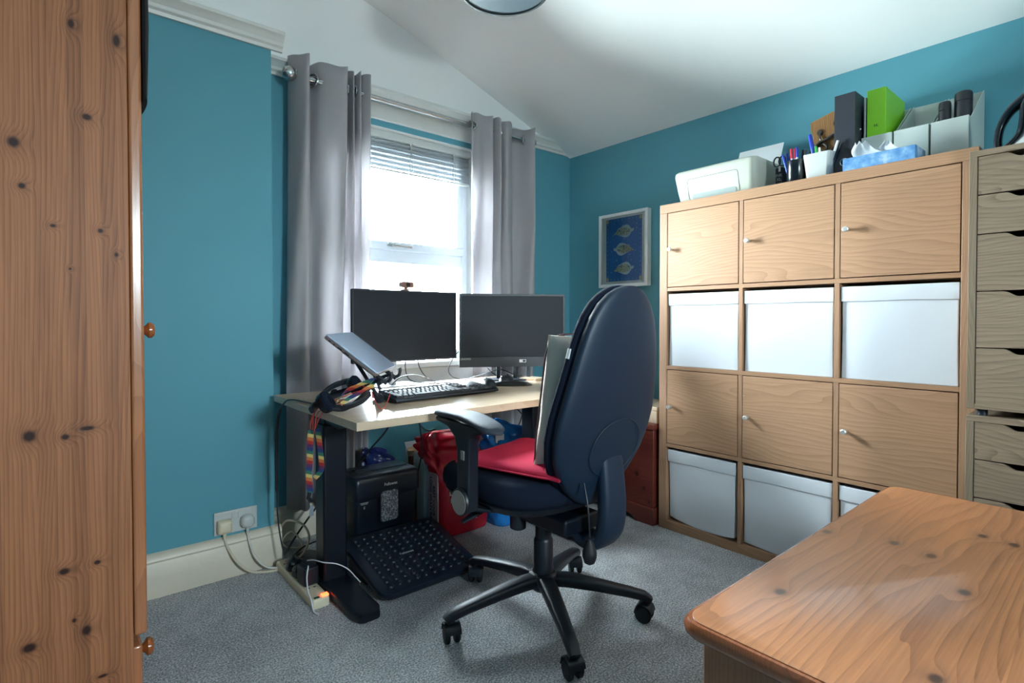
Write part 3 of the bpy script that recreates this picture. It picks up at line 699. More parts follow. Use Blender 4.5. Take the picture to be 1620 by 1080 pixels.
rc = [[(.795, 1.665, .735), (.76, 1.63, .725), (.71, 1.62, .705), (.665, 1.65, .690), (.634, 1.69, .672), (.622, 1.705, .635), (.626, 1.715, .595)],
      [(.785, 1.675, .74), (.745, 1.635, .722), (.695, 1.61, .715), (.650, 1.66, .686), (.625, 1.69, .665), (.612, 1.70, .62), (.618, 1.71, .60)],
      [(.775, 1.655, .73), (.715, 1.605, .715), (.675, 1.60, .70), (.645, 1.64, .676), (.628, 1.66, .65), (.624, 1.69, .61), (.624, 1.71, .595)],
      [(.695, 1.60, .702), (.668, 1.62, .69), (.640, 1.655, .672), (.624, 1.675, .655), (.618, 1.68, .61), (.622, 1.70, .59)],
      [(.785, 1.65, .742), (.79, 1.63, .70), (.795, 1.60, .668), (.81, 1.59, .667), (.85, 1.63, .70)]]
for c in rc: MB().tube(c, .0014, 6, 6).build('cord', REDC, ly)
ly2 = thing('rainbow_lanyard', 'rainbow striped lanyard coiled on top of the headset', 'lanyard')
m = MB().bar([(.645, 1.575, .700), (.675, 1.580, .730), (.710, 1.595, .738), (.745, 1.605, .748), (.780, 1.62, .752), (.79, 1.64, .742)], .022, .0018, (.2, -.6, .75), smooth=5, pw=6); m.build('ribbon', RAINB, ly2)
m = MB().bar([(.655, 1.567, .695), (.685, 1.567, .712), (.715, 1.573, .722), (.75, 1.585, .735), (.78, 1.60, .738)], .018, .0018, (.1, -.5, .8), smooth=5, pw=6); m.build('ribbon', RAINB, ly2)

# ================================================================ KEYBOARD, MICE, DESK BITS
kb = thing('keyboard', 'black full-size keyboard on the desk below the left monitor', 'keyboard', (1.105, 1.742, DZ), .06)
KS = lambda y: .012+(y+.075)*.13
m = MB().loft([[(x, -.085, .0) for x in (0,)] for _ in ()]) if False else MB()
poly = [(-.088, .004), (-.090, .012), (-.080, .018), (.072, .030), (.078, .028), (.078, .004)]
m.prism(poly, 'x', -.232, .232); m.build('keyboard_case', BLACKP, kb, .003)
KEYC = plain('black_keycap', (34, 38, 46), .42, var=.08)
def key(x0, x1, y0, y1):
    zt = lambda y: .018+(y+.080)*.079
    r = []
    for (i, h) in ((0, .0), (.0015, .006), (.003, .0075)):
        r.append([(x0+i, y0+i, zt(y0)+h), (x1-i, y0+i, zt(y0)+h), (x1-i, y1-i, zt(y1)+h), (x0+i, y1-i, zt(y1)+h)])
    return MB().loft(r)
rowsK = [(-.078, [1.5, 1.2, 1.2, 6, 1.2, 1.2, 1.2, 1.5]), (-.059, [2.2]+[1]*10+[2.8]), (-.040, [1.8]+[1]*11+[2.2]), (-.021, [1.5]+[1]*12+[1.5]), (-.002, [1]*13+[2]), (.026, [1]*15)]
for y, ws_ in rowsK:
    sc = .285/sum(ws_); x = -.225
    m = None
    for w_ in ws_:
        key(x+.0006, x+w_*sc-.0006, y, y+.0178).build('key', KEYC, kb); x += w_*sc
    if len(kb.children) < 90:
        for x in (.068, .087, .106): 
            if y in (-.078, -.002, .026, -.021): key(x, x+.0178, y, y+.0178).build('key', KEYC, kb)
for j, y in enumerate((-.078, -.059, -.040, -.021, -.002)):
    for x in (.134, .153, .172, .191):
        if len(kb.children) < 99: key(x, x+.0178, y, y+.0178).build('key', KEYC, kb)
def mouse(label, x, y, rz, s=1.0):
    t = thing('computer_mouse', label, 'mouse', (x, y, DZ), rz, 'mice on the desk')
    rings = []
    for k in range(9):
        f = k/8; h = .003+.034*s*math.sqrt(max(0, 1-f*f)) if False else 0
    prof = [(0, 1.0), (.25, .99), (.55, .93), (.8, .75), (.93, .5), (1.0, .12)]
    m = MB().loft([[(s*.031*w_*sup(math.cos(q), 2.4), s*(.056*w_*sup(math.sin(q), 2.4)), .002+s*f*.036) for q in [2*PI*k/28 for k in range(28)]] for f, w_ in prof]); m.build('mouse_body', BLACKP, t, ang=60)
    MB().cyl((-.003, s*.030, s*.032), (.003, s*.030, s*.032), .008).build('scroll_wheel', RUBBER, t)
    return t
mouse('black computer mouse touching the right end of the keyboard', 1.392, 1.80, -.4)
mouse('black computer mouse on the mat below the right monitor', 1.545, 1.865, -.9)
mm = thing('mouse_mat', 'black mouse mat with a raised gel wrist rest at its near edge', 'mouse mat', (1.535, 1.84, DZ), -.55)
MB().loft([[(x, y, z) for x, y in rrect(-.10, -.07, .10, .11, .03)] for z in (0, .0015)]).build('mat', RUBBER, mm)
MB().loft([[(.075*w_*sup(math.cos(q), 2.6), -.055+.026*w_*sup(math.sin(q), 2.4), .002+f*.019) for q in [2*PI*k/28 for k in range(28)]] for f, w_ in ((0, 1), (.4, .98), (.75, .82), (1, .35))]).build('wrist_rest', RUBBER, mm, ang=60)
co = thing('coaster_stack', 'small stack of pale wooden coasters at the desk\'s right end', 'coasters', (1.735, 1.90, DZ), .3)
for k in range(2): box('coaster', (-.045, -.045, .006*k), (.045, .045, .006*k+.0055), DESKW, co, .001)
CAB = plain('black_cable', (26, 28, 34), .45)
WCAB = plain('white_cable', (206, 202, 192), .4)
def cable(label, cat, pts, r, mat, sm=7, nm='cable', group=None): return tag(MB().tube(pts, r, 8, sm).build(nm, mat, None), label, cat, group)
z_ = DZ+.0035
cable('black cable looping down from behind the left monitor to the desk', 'cable', [(1.19, 2.125, .80), (1.185, 2.13, .74), (1.20, 2.12, .685), (1.26, 2.09, z_), (1.36, 2.02, z_), (1.44, 1.98, z_)], .0025, CAB)
cable('thin black cable arching up behind the keyboard', 'cable', [(1.10, 2.10, z_), (1.13, 2.08, .70), (1.17, 2.05, .712), (1.22, 2.03, .70), (1.28, 2.00, z_), (1.31, 1.99, z_)], .0022, CAB)
cable('pair of black cables hanging behind the left monitor beside its silver neck', 'cable', [(1.245, 2.13, .80), (1.255, 2.13, .74), (1.285, 2.12, .69), (1.33, 2.11, z_)], .0022, CAB)
cable('black cable curving down where the two monitors meet', 'cable', [(1.46, 2.115, .80), (1.425, 2.118, .76), (1.405, 2.12, .715), (1.43, 2.125, .68), (1.475, 2.13, z_)], .0025, CAB)
cable('tangled black cable lying on the desk beneath the right monitor', 'cable', [(1.47, 2.08, z_), (1.54, 2.0, .70), (1.60, 1.98, .715), (1.66, 1.95, .69), (1.73, 1.97, z_), (1.80, 2.02, z_)], .0022, CAB)
cable('black cable running from the right monitor stand along the desk back', 'cable', [(1.56, 2.02, .72), (1.61, 2.04, .69), (1.67, 2.05, z_), (1.74, 2.04, z_), (1.81, 2.06, z_)], .0022, CAB)
cable('white cable lying across the right rear corner of the desk', 'cable', [(1.66, 2.02, z_), (1.71, 1.98, z_), (1.77, 1.96, z_), (1.815, 1.99, z_)], .002, WCAB)
# cables below the desk
cable('black cable running from the headset over the left desk edge down to the power strip', 'cable', [(.655, 1.70, .69), (.655, 1.76, .672), (.648, 1.84, .669), (.636, 1.93, .669), (.627, 1.99, .655), (.626, 2.06, .60), (.630, 2.10, .50), (.631, 2.105, .36), (.632, 2.10, .22), (.640, 2.085, .12), (.650, 2.07, .062)], [.0030]*34+[.0058]*20+[.0028]*20, CAB)
cable('black cable hanging from the desk down to the shredder top', 'cable', [(.965, 1.83, .635), (.960, 1.86, .54), (.935, 1.95, .45), (.93, 2.03, .38), (.93, 2.09, .331)], .0035, CAB)
cable('black cable hanging under the desk towards the cardboard carton', 'cable', [(1.02, 1.75, .635), (1.10, 1.88, .55), (1.20, 2.00, .485), (1.31, 2.13, .44), (1.39, 2.21, .42), (1.432, 2.28, .34), (1.434, 2.31, .15), (1.434, 2.32, .01)], .003, CAB)
cable('black cable falling straight between desk and carton', 'cable', [(1.03, 1.74, .635), (1.085, 1.84, .55), (1.15, 1.93, .44), (1.188, 2.01, .34), (1.186, 2.08, .20), (1.190, 2.24, .02)], .003, CAB)
cable('black cables hanging down beside the right desk leg', 'cable', [(1.62, 1.95, .635), (1.66, 2.0, .56), (1.74, 2.0, .50), (1.79, 2.05, .44), (1.80, 2.2, .2), (1.80, 2.3, .02)], .003, CAB)

# ================================================================ OFFICE CHAIR
oc = thing('office_chair', 'black and navy swivel chair seen from behind, one armrest showing, facing the desk', 'office chair', (1.196, 1.257, 0))
for k in range(5):
    a = math.radians(24.6+72*k); c_, s_ = math.cos(a), math.sin(a); wd_ = (-s_, c_, 0)
    P_ = lambda r, z: (r*c_, r*s_, z)
    lg = MB().bar([P_(.02, .118), P_(.08, .117), P_(.17, .106), P_(.27, .090), P_(.318, .080), P_(.338, .068)], [.050, .052, .046, .038, .036, .030], [.040, .038, .032, .028, .026, .020], wd_, pw=4, prof=8).build('base_leg', BLACKP, oc, ang=50)
    ca = a+[.5, -.9, 1.4, .2, -.4][k]
    M = Matrix.Translation((.318*c_, .318*s_, 0)) @ Matrix.Rotation(ca, 4, 'Z')
    cs = MB().cyl(M @ Vector((0, 0, .045)), M @ Vector((0, 0, .075)), .010)
    cs.bar([M @ Vector((-.026, 0, .030)), M @ Vector((-.018, 0, .052)), M @ Vector((.0, 0, .058)), M @ Vector((.02, 0, .050)), M @ Vector((.027, 0, .035))], .050, .006, tuple((M.to_3x3() @ Vector((0, 1, 0)))), smooth=4)
    cs = cs.build('caster', BLACKP, lg)
    w_ = MB()
    for y in (-.024, .006):
        w_.lathe([(.006, 0), (.022, .001), (.026, .005), (.026, .013), (.022, .017), (.006, .018)], 24, M @ Matrix.Translation((0, y, .026)) @ Matrix.Rotation(-PI/2, 4, 'X'))
    w_.build('caster_wheels', RUBBER, lg)
MB().lathe([(.036, .085), (.046, .095), (.046, .135), (.036, .142)], 28).build('hub', BLACKP, oc)
MB().lathe([(.034, .140), (.034, .150), (.031, .158), (.031, .242), (.028, .250), (.026, .252), (.026, .335), (.02, .345)], 28).build('gas_column', BLACKP, oc)
m = MB().box((-.075, -.17, .315), (.075, .13, .365)).box((-.10, -.06, .35), (.10, .15, .385)); m.build('tilt_mechanism', DARKM, oc, .008, 3)
MB().lathe([(.018, .275), (.026, .280), (.027, .335), (.018, .345)], 20, Matrix.Translation((-.060, .055, 0))).build('tension_knob', BLACKP, oc)
MB().bar([(-.10, .07, .375), (-.17, .07, .372), (-.205, .072, .360), (-.265, .075, .340)], [.014, .014, .036, .016], [.010, .010, .012, .008], (0, 1, 0), smooth=3).build('height_lever', BLACKP, oc)
# seat: cushion over a plastic pan
def seat_ring(z, g, dz=0):
    out = []
    for k in range(40):
        q = 2*PI*k/40; x = -.006+(.256-g)*sup(math.cos(q), 3.2); y = .058+(.252-g)*sup(math.sin(q), 3.0)
        zz = z-.018*max(0, (y-.12)/.17)**2 - .012*(x/.25)**2*0
        out.append((x, y, zz))
    return out
m = MB().loft([seat_ring(z, g) for z, g in ((.412, .030), (.416, .012), (.430, .002), (.452, 0), (.472, .004), (.486, .018), (.492, .045), (.486, .12), (.483, .2))]); m.build('seat', NAVYF, oc, ang=60)
m = MB().loft([seat_ring(z, g) for z, g in ((.372, .10), (.378, .06), (.395, .02), (.414, .008), (.418, .014))]); m.build('seat_pan', BLACKP, oc, ang=60)
# backrest
BZ = [(.408, .020), (.418, .048), (.438, .080), (.468, .116), (.512, .153), (.56, .181), (.62, .197), (.68, .199), (.73, .192), (.785, .181), (.85, .167), (.91, .150), (.955, .131), (.99, .107), (1.015, .080), (1.032, .050), (1.040, .020)]
def yb(z):   # rear surface of the backrest in chair coordinates
    t = (z-.43)/.6
    return -.215-.135*t-.022*math.sin(PI*min(1, t*1.05))
def back_part(d0, d1, grow, wrap, p=3.2, n=32, xp=2.3):
    rings = []
    for z, hw in BZ:
        f = (hw/.198)
        th = (d1-d0)/2*(.45+.55*min(1, hw/.12)); mid = (d0+d1)/2
        zc = .735; zz = zc+(z-zc)*(1+grow/.3)
        r = []
        for k in range(n):
            q = 2*PI*k/n; x = (hw+grow)*sup(math.cos(q), xp); y = th*sup(math.sin(q), p)
            r.append((x, yb(z)+mid+y+wrap*(x/.22)**2, zz))
        rings.append(r)
    return MB().loft(rings)
back_part(.024, .076, .001, .016, 3.0, 40, 2.8).build('backrest_cushion', NAVYF, oc, ang=70)
sh = back_part(-.006, .040, -.001, .016, 4.0, 40, 3.0).build('backrest_shell', SHELL, oc, ang=70)
# raised ring and label on the shell
m = MB(); pts = [(.105*math.cos(a)+.02, yb(.60+.085*math.sin(a))-.0065+.016*((.105*math.cos(a)+.02)/.22)**2, .585+.085*math.sin(a)) for a in [2*PI*k/32 for k in range(33)]]
m.tube(pts, .0014, 6).build('moulded_ring', SHELL, sh)
MB().bar([(-.171, yb(.86)+.050, .872), (-.176, yb(.84)+.050, .846)], .004, .012, (1, 0, 0)).build('cloth_tag', INK, oc)
# J-bar behind and below the backrest
MB().bar([(.030, -.235, .620), (.030, -.248, .52), (.030, -.255, .42), (.030, -.248, .345), (.030, -.215, .300), (.030, -.16, .290), (.025, -.10, .325)], [.080, .095, .100, .100, .095, .085, .08], [.03, .040, .045, .046, .045, .04, .03], (1, 0, 0), smooth=4, pw=3.6).build('back_support_bar', SHELL, oc, ang=60)
pb = MB().lathe([(.004, .0), (.014, .006), (.0195, .022), (.019, .036), (.013, .055), (.007, .066), (.006, .070)], 20, Matrix.Translation((-.100, -.285, .288))).build('lumbar_pump_bulb', RUBBER, oc)
MB().tube([(-.100, -.285, .355), (-.100, -.283, .40), (-.098, -.275, .45), (-.09, -.255, .50)], .0024, 8, 5).build('air_tube', BLACKP, pb)
MB().lathe([(.013, 0), (.013, .004)], 20, Matrix.Translation((-.100, -.285, .358))).build('bulb_collar', BLACKP, pb)
# armrests
for sx in (-1, 1):
    X0 = -.299*1 if sx < 0 else .299
    ar = bpy.data.objects.new('armrest', None); COL.objects.link(ar); ar.parent = oc
    def side(y, z): return (y, z)
    poly = [(-.030, .405), (.030, .405), (.027, .50), (.028, .58), (.040, .61), (.075, .635), (.140, .646), (.140, .660), (-.10, .650), (-.085, .636), (-.045, .625), (-.032, .60), (-.030, .50)]
    MB().prism(poly, 'x', X0-.019, X0+.019).build('arm_post', BLACKP, ar, .006, 3)
    rings = []
    for k in range(13):
        f = k/12; y = .155-.31*f; z = .668+.006*math.sin(PI*f)-.030*max(0, f-.55)**1.3/.45**1.3*.8
        hw = .040*(1-abs(2*f-1)**5)**.5*(1-.12*(1-f))+.002
        hh = .011*(1-abs(2*f-1)**7)**.5+.0008
        rings.append([(X0+hw*sup(math.cos(q), 2.8), y, z+hh*sup(math.sin(q), 2.4)) for q in [2*PI*j/20 for j in range(20)]])
    MB().loft(rings).build('arm_pad', plain('textured_black_armpad', (34, 42, 54), .6, var=.1, bump=.5, bscale=420), ar, ang=60)
    MB().lathe([(.004, 0), (.038, 0), (.040, .004), (.038, .010), (.004, .012)], 32, Matrix.Translation((X0+sx*.018, .002, .432)) @ Matrix.Rotation(sx*PI/2, 4, 'Y')).build('pivot_boss', BLACKP, ar)
    MB().lathe([(.002, 0), (.034, 0), (.034, .0015), (.002, .002)], 32, Matrix.Translation((X0+sx*.0285, .002, .432)) @ Matrix.Rotation(sx*PI/2, 4, 'Y')).build('pivot_cap', plain('silver_grey_cap', (150, 146, 142), .35, .3), ar)
    MB().box((X0+sx*.019-.002, -.012, .552), (X0+sx*.019+.0025, .004, .578)).build('height_button', plain('silver_grey_cap', (150, 146, 142)), ar, .001)
    MB().bar([(X0, .002, .415), (X0-sx*.05, .002, .398), (X0-sx*.12, .0, .383), (X0-sx*.20, .0, .378)], [.060, .070, .075, .07], [.020, .014, .010, .008], (0, 1, 0), smooth=3).build('arm_bracket', BLACKP, ar)
# cushions on it
rcush = thing('seat_cushion', 'flat red square cushion lying on the office chair seat', 'cushion', (1.172, 1.256, .512), .25)
m = MB(); pillow(m, .37, .37, .036, Matrix.Identity(4), n=20, p=5, wr=.0016, seed=3, edge=.22); m.build('cushion_cover', RED, rcush, ang=70)
m = MB(); m.tube([(x, y, .002*math.sin(9*x+7*y)) for x, y in [(.187*sup(math.cos(q), 9), .187*sup(math.sin(q), 9)) for q in [2*PI*k/64 for k in range(65)]]], .0028, 6); m.build('piping', RED, rcush)
bc = thing('back_cushion', 'beige square cushion with brown piping leaning on the chair back', 'cushion')
upv = Vector((.36, -.13, .925)).normalized(); wv = Vector((1, .06, 0)).normalized()
M = frame_m((1.266, 1.136, .704), wv, upv)
m = MB(); pillow(m, .41, .405, .085, M, n=20, p=3.2, wr=.0022, seed=8, edge=.12); m.build('cushion_cover', BEIGE, bc, ang=70)
m = MB(); m.tube([tuple(M @ Vector((.206*sup(math.cos(q), 8), .203*sup(math.sin(q), 8), -.006+.003*math.sin(6*q)))) for q in [2*PI*k/64 for k in range(65)]], .0028, 6); m.build('piping', plain('brown_piping', (112, 74, 74), .8), bc)

# ================================================================ SHREDDER
sr = thing('paper_shredder', 'black paper shredder with a clear window standing under the desk', 'shredder', (.885, 1.99, 0))
SW, SD = .292, .178
SHB = plain('satin_navy_black_plastic', (18, 28, 42), .33, var=.08, bump=.08, bscale=400)
MB().loft([[(x, y, z) for x, y in rrect(i, i+.006, SW-i, SD-i, .018)] for z, i in ((0, .022), (.01, .018), (.24, .006))]).build('bin', SHB, sr, .002)
MB().loft([[(x, y, z) for x, y in rrect(i, i, SW-i, SD-i, .020-i*.3)] for z, i in ((.236, .002), (.242, 0), (.300, 0), (.316, .002), (.325, .008), (.330, .018))]).build('shredder_head', SHB, sr, ang=50)
box('feed_slot', (.03, .062, .3295), (.262, .070, .3312), BLACKG, sr, 0)
box('feed_slot_lip', (.026, .070, .3295), (.266, .0725, .3325), SHB, sr, .0008)
MB().box((.040, .118, .3295), (.115, .134, .3335)).build('switch_panel', BLACKP, sr, .002)
MB().box((.063, .121, .333), (.080, .131, .339)).build('slide_switch', BLACKP, sr, .002)
text('maker_name', 'Fellowes', .0165, INK, sr, frame_m((.155, -.0006, .284), (1,0,0), (0,0,1)), bold=.0003)
m = MB().loft([[(x, y, z) for x, z in rrect(.112, .135, .184, .262, .012)] for y in (.0085, .0140)])
def shreds():
    s = NT('shredded_paper_behind_window'); v = s.n('ShaderNodeTexVoronoi'); v.inputs['Scale'].default_value = 190
    s.set(v.inputs['Vector'], s.comb(s.xyz()[0], 0, s.xyz()[2])); f = v.outputs['Distance']; nz = s.noise(s.obj(), 90, 3)
    s.col(s.ramp(s.math('ADD', f, s.math('MULTIPLY', s.math('SUBTRACT', nz, .5), .8)), [(.1, lin(60, 66, 78)), (.5, lin(130, 136, 146)), (.9, lin(200, 204, 208))])); s.p(Roughness=.25); return s.m
# the window follows the slight slope of the bin front
def fy(z): return -.0022 if z > .13 else .012
W1 = MB(); inner = rrect(.112, .137, .186, .258, .012)
W1.loft([[(x, d, z) for x, z in inner] for d in (-.0016, .004)]); W1.build('window_pane', shreds(), sr, ang=30)
W2 = MB(); ot = rrect(.107, .132, .191, .263, .015)
W2.loft([[(x, d, z) for x, z in ot] for d in (-.0006, .014)]); W2.build('window_rim', SHB, sr, ang=30)
def fy(z): return .006+.006+(.24-z)/.23*.012-.0025
sl = text('sticker', 'POWERSHRED\nMICRO CUT', .0052, INK, sr, frame_m((.045, fy(.225)-.0006, .222), (1,0,0), (0,0,1)))
text('sticker', 'E', .014, INK, sr, frame_m((.045, fy(.207)-.0006, .205), (1,0,0), (0,0,1)))

# ================================================================ FOOTREST
frr = thing('footrest', 'black tilted footrest with a studded top, in front of the shredder', 'footrest', (.812, 1.600, 0), .0)
FM = Matrix.Translation((0, .012, .042)) @ Matrix.Rotation(math.atan2(.083, .35), 4, 'X')
FW, FD = .400, .355
m = MB().loft([[tuple(FM @ Vector((x, y, z))) for x, y in rrect(i, i, FW-i, FD-i, .045-i*.4)] for z, i in ((-.040, .03), (-.036, .012), (-.026, .003), (-.010, 0), (-.003, .002), (0, .009))])
m.build('footrest_plate', SHB, frr, ang=45)
m = MB(); rr = 0
for r in range(11):
    for c in range(10):
        x = .045+c*.0345+(.0 if r % 2 else .0); y = .034+r*.0287
        if r == 5 and 3 <= c <= 5: continue
        m.lathe([(.0105, -.001), (.0100, .003), (.0075, .0062), (.003, .0078)], 12, FM @ Matrix.Translation((x, y, 0)))
m.build('studs', SHB, frr)['kind'] = 'stuff'
text('maker_name', 'Fellowes', .016, GREYPL, frr, FM @ Matrix.Translation((.184, .177, .0006)))
for x in (.03, FW-.06): MB().prism([(.20, 0), (.345, 0), (.345, .085), (.315, .088), (.22, .04)], 'x', x, x+.03).build('stand_foot', SHB, frr, .004)

# ================================================================ POWER STRIP, SOCKET, PLUGS, CABLES ON THE FLOOR
ps = thing('power_strip', 'cream four-way power strip with a lit red switch on the carpet beside the desk foot', 'power strip', (.636, 1.757, 0))
MB().loft([[(x, y, z) for x, y in rrect(i, i, .058-i, .385-i, .008)] for z, i in ((0, .001), (.004, 0), (.024, 0), (.030, .002), (.032, .006))]).build('strip_body', CREAMPL, ps, ang=50)
neon = NT('lit_red_switch'); neon.col(lin(255, 60, 30)); neon.set(neon.b.inputs['Emission Color'], (*lin(255, 70, 36), 1)); neon.b.inputs['Emission Strength'].default_value = 3.0
box('lit_switch', (.034, .004, .031), (.056, .022, .037), neon.m, ps, .001)
box('usb_port', (.008, .006, .0305), (.026, .014, .0345), plain('green_usb_port', (20, 66, 46), .4), ps, .0006)
for y in (.10, .185, .27, .345):
    m = MB()
    for px_, pw_, py_ in ((.029, .004, .012), (.019, .008, -.010), (.039, .008, -.010)): m.box((px_-pw_/2, y+py_-.003, .0312), (px_+pw_/2, y+py_+.003, .0328))
    m.build('outlet', BLACKP, ps)
def plug13(label, x, y, z, mat, rz=0, up=True, cab=None, group=None, rnd_=True):
    t = thing('power_plug', label, 'plug', (x, y, z), rz, group)
    if up:
        MB().loft([[(a_, b_, c_) for a_, b_ in [((.025-i)*sup(math.cos(q), 3.2), (.026-i)*sup(math.sin(q), 3.2)) for q in [2*PI*k/28 for k in range(28)]]] for c_, i in ((0, .001), (.003, 0), (.022, .001), (.032, .006), (.036, .012))]).build('plug_body', mat, t, ang=60)
    else:
        pw = 6 if not rnd_ else 2.4
        MB().loft([[(a_, b_, c_) for a_, c_ in [((.025-i)*sup(math.cos(q), pw), (.025-i)*sup(math.sin(q), pw)) for q in [2*PI*k/28 for k in range(28)]]] for b_, i in ((0, .001), (-.003, 0), (-.018, .001), (-.025, .006), (-.028, .012))]).build('plug_body', mat, t, ang=60)
        MB().cyl((0, -.012, -.022), (0, -.010, -.045), .007, .0045).build('strain_relief', mat, t)
    if cab: MB().tube(cab[0], cab[1], 8, 7).build('cable', cab[2], t)
    return t
plug13('glossy black plug in the power strip, the one nearest the wall', .665, 2.03, .0335, BLACKG, cab=([(0, .02, .012), (.02, .06, .02), (.05, .11, .010), (.10, .16, .006), (.18, .19, .004)], .0032, CAB))
plug13('glossy black plug in the power strip, between two other black plugs', .667, 1.965, .0335, BLACKG, .15, cab=([(0, .02, .012), (.03, .03, .03), (.045, .09, .02), (.06, .16, .004)], .0032, CAB))
ad = thing('plug_adapter', 'bulky black charger plug in the power strip beside the desk foot', 'plug', (.668, 1.89, .0335), .1)
m = MB().box((-.026, -.032, 0), (.026, .030, .062)); m.build('adapter_body', BLACKP, ad, .006, 3)
UW = plain('white_usb_cable', (214, 218, 224), .4)
cable('thin white charging cable draped over the desk foot', 'cable', [(.672, 1.905, .104), (.683, 1.87, .114), (.700, 1.826, .116), (.740, 1.812, .104), (.775, 1.800, .080), (.792, 1.775, .056), (.797, 1.750, .046)], .0018, UW)
cable('white cable end trailing over the front of the power strip onto the carpet', 'cable', [(.662, 1.87, .100), (.655, 1.850, .104), (.640, 1.82, .08), (.634, 1.79, .05), (.634, 1.765, .034), (.632, 1.735, .008), (.640, 1.715, .005)], .0022, UW)
st = thing('wall_socket', 'white double wall socket above the skirting board', 'socket', (.438, 2.20, .160))
MB().box((0, -.010, 0), (.147, 0, .084)).build('socket_plate', WHITEPL, st, .003, 3)
for x in (.058, .080): box('rocker_switch', (x, -.0135, .052), (x+.012, -.010, .074), WHITEPL, st, .001)
for x in (.018, .122): MB().cyl((x, -.0102, .042), (x, -.0115, .042), .0025, n=10).build('screw', STEEL, st)
plug13('square cream plug in the left side of the double wall socket', .470, 2.1895, .192, CREAMPL, up=False, rnd_=False,
       cab=([(0, -.010, -.042), (.008, -.020, -.075), (.035, -.045, -.13), (.075, -.055, -.170), (.12, -.06, -.184), (.17, -.07, -.188), (.20, -.08, -.184)], .0042, plain('cream_flex', (206, 196, 174), .45)))
plug13('round white plug in the right side of the double wall socket', .548, 2.1895, .196, WHITEPL, up=False,
       cab=([(0, -.010, -.042), (.004, -.020, -.080), (.020, -.040, -.135), (.055, -.055, -.175), (.10, -.070, -.185), (.13, -.09, -.18)], .0042, WCAB))
cable('thick cream flex looping out of the window alcove into the power strip', 'cable', [(.69, 2.26, .11), (.70, 2.20, .155), (.735, 2.13, .150), (.745, 2.09, .11), (.725, 2.10, .05), (.695, 2.125, .022)], .0045, MATS['cream_flex'])
cable('thin cream flex looped on the floor behind the power strip', 'cable', [(.80, 2.25, .006), (.735, 2.30, .006), (.70, 2.27, .05), (.72, 2.22, .10), (.75, 2.20, .06), (.755, 2.17, .012), (.84, 2.18, .006)], .0035, MATS['cream_flex'])
cable('black cable rising behind the left desk leg', 'cable', [(.70, 2.24, .006), (.76, 2.25, .08), (.83, 2.24, .17), (.88, 2.23, .24)], .004, CAB)

# ================================================================ BAGS AND CARTON UNDER THE DESK
def bag(t, name, path, mat, seed, amp=.008, n=48, pw=3.5):
    """path: list of (z, cx, cy, half_w, half_d, lean)"""
    rnd = random.Random(seed); ph = [rnd.uniform(0, 6.28) for _ in range(8)]
    P_ = spline([Vector(p[:3]) for p in path], 5); Q_ = spline([Vector((p[3], p[4], p[5])) for p in path], 5)
    rings = []
    for i, (p, q) in enumerate(zip(P_, Q_)):
        r = []
        for k in range(n):
            a = 2*PI*k/n
            w = amp*q.z*(math.sin(3*a+ph[0]+p.x*30)+.7*math.sin(7*a+ph[1]-p.x*55)+.5*math.sin(11*a+ph[2]+p.x*80)+.6*math.sin(p.x*90+ph[3]+2*a))
            r.append((p.y+(q.x+w)*sup(math.cos(a), pw), p.z+(q.y+w)*sup(math.sin(a), pw), p.x+.35*w))
        rings.append(r)
    return MB().loft(rings).build(name, mat, t, ang=75)
REDP = plain('glossy_red_film', (178, 22, 44), .22, var=.15, scale=12)
BLUEP = plain('glossy_blue_film', (30, 120, 196), .2, var=.25, scale=10)
NAVYP = plain('dark_blue_film', (28, 40, 92), .3, var=.3, scale=14)
rb = thing('rice_bag', 'large red plastic rice sack with white lettering standing under the desk', 'bag')
bag(rb, 'sack', [(0.003, 1.388, 2.012, .118, .048, .1), (.02, 1.388, 2.010, .130, .058, .2), (.12, 1.388, 2.010, .132, .060, .2), (.24, 1.384, 2.010, .131, .058, .5), (.30, 1.376, 2.012, .130, .052, 1.0),
                 (.345, 1.358, 2.016, .132, .050, 1.9), (.385, 1.338, 2.018, .132, .046, 2.3), (.420, 1.330, 2.022, .124, .040, 2.4), (.446, 1.326, 2.03, .105, .026, 2.0), (.456, 1.322, 2.03, .075, .010, 1.2)], REDP, 3, .0055, pw=5)
tm = lambda x, z, y=1.9475: frame_m((x, y, z), (1, 0, 0), (0, 0, 1))
text('printed_words', 'PURE', .022, INK, rb, tm(1.385, .232), bold=.0004)
text('printed_words', 'EASY COOK', .036, INK, rb, tm(1.393, .200), bold=.0006)
text('printed_words', 'LONG GRAIN', .030, INK, rb, tm(1.393, .165), bold=.0004)
text('printed_words', 'RICE', .018, INK, rb, tm(1.39, .138))
text('printed_words', '10kg', .024, INK, rb, tm(1.42, .075))
m = MB().loft([[(x, y, z) for y, z in rrect(1.968, .03, 2.05, .285, .012)] for x in (1.2475, 1.2535)]); m.build('side_panel', plain('pinkish_white_print', (214, 190, 196), .35, var=.06), rb, ang=40)
text('printed_words', 'EASY COOK\nLONG GRAIN RICE', .024, plain('navy_print', (44, 40, 84), .5), rb, frame_m((1.2470, 2.008, .165), (0, 0, -1), (0, -1, 0)) , bold=.0004)
bb = thing('blue_bag', 'glossy blue plastic shopping bag with a green leaf print beside the rice sack', 'bag')
bag(bb, 'bag_film', [(0.003, 1.602, 1.975, .062, .075, .2), (.03, 1.602, 1.975, .070, .085, .4), (.14, 1.602, 1.975, .070, .085, .8), (.26, 1.615, 1.98, .076, .075, 1), (.35, 1.63, 2.0, .095, .06, 1.2), (.41, 1.635, 2.01, .105, .04, 1.4), (.455, 1.60, 2.02, .06, .02, 1.4), (.475, 1.585, 2.02, .03, .008, .8)], BLUEP, 11, .008, pw=3)
m = MB()
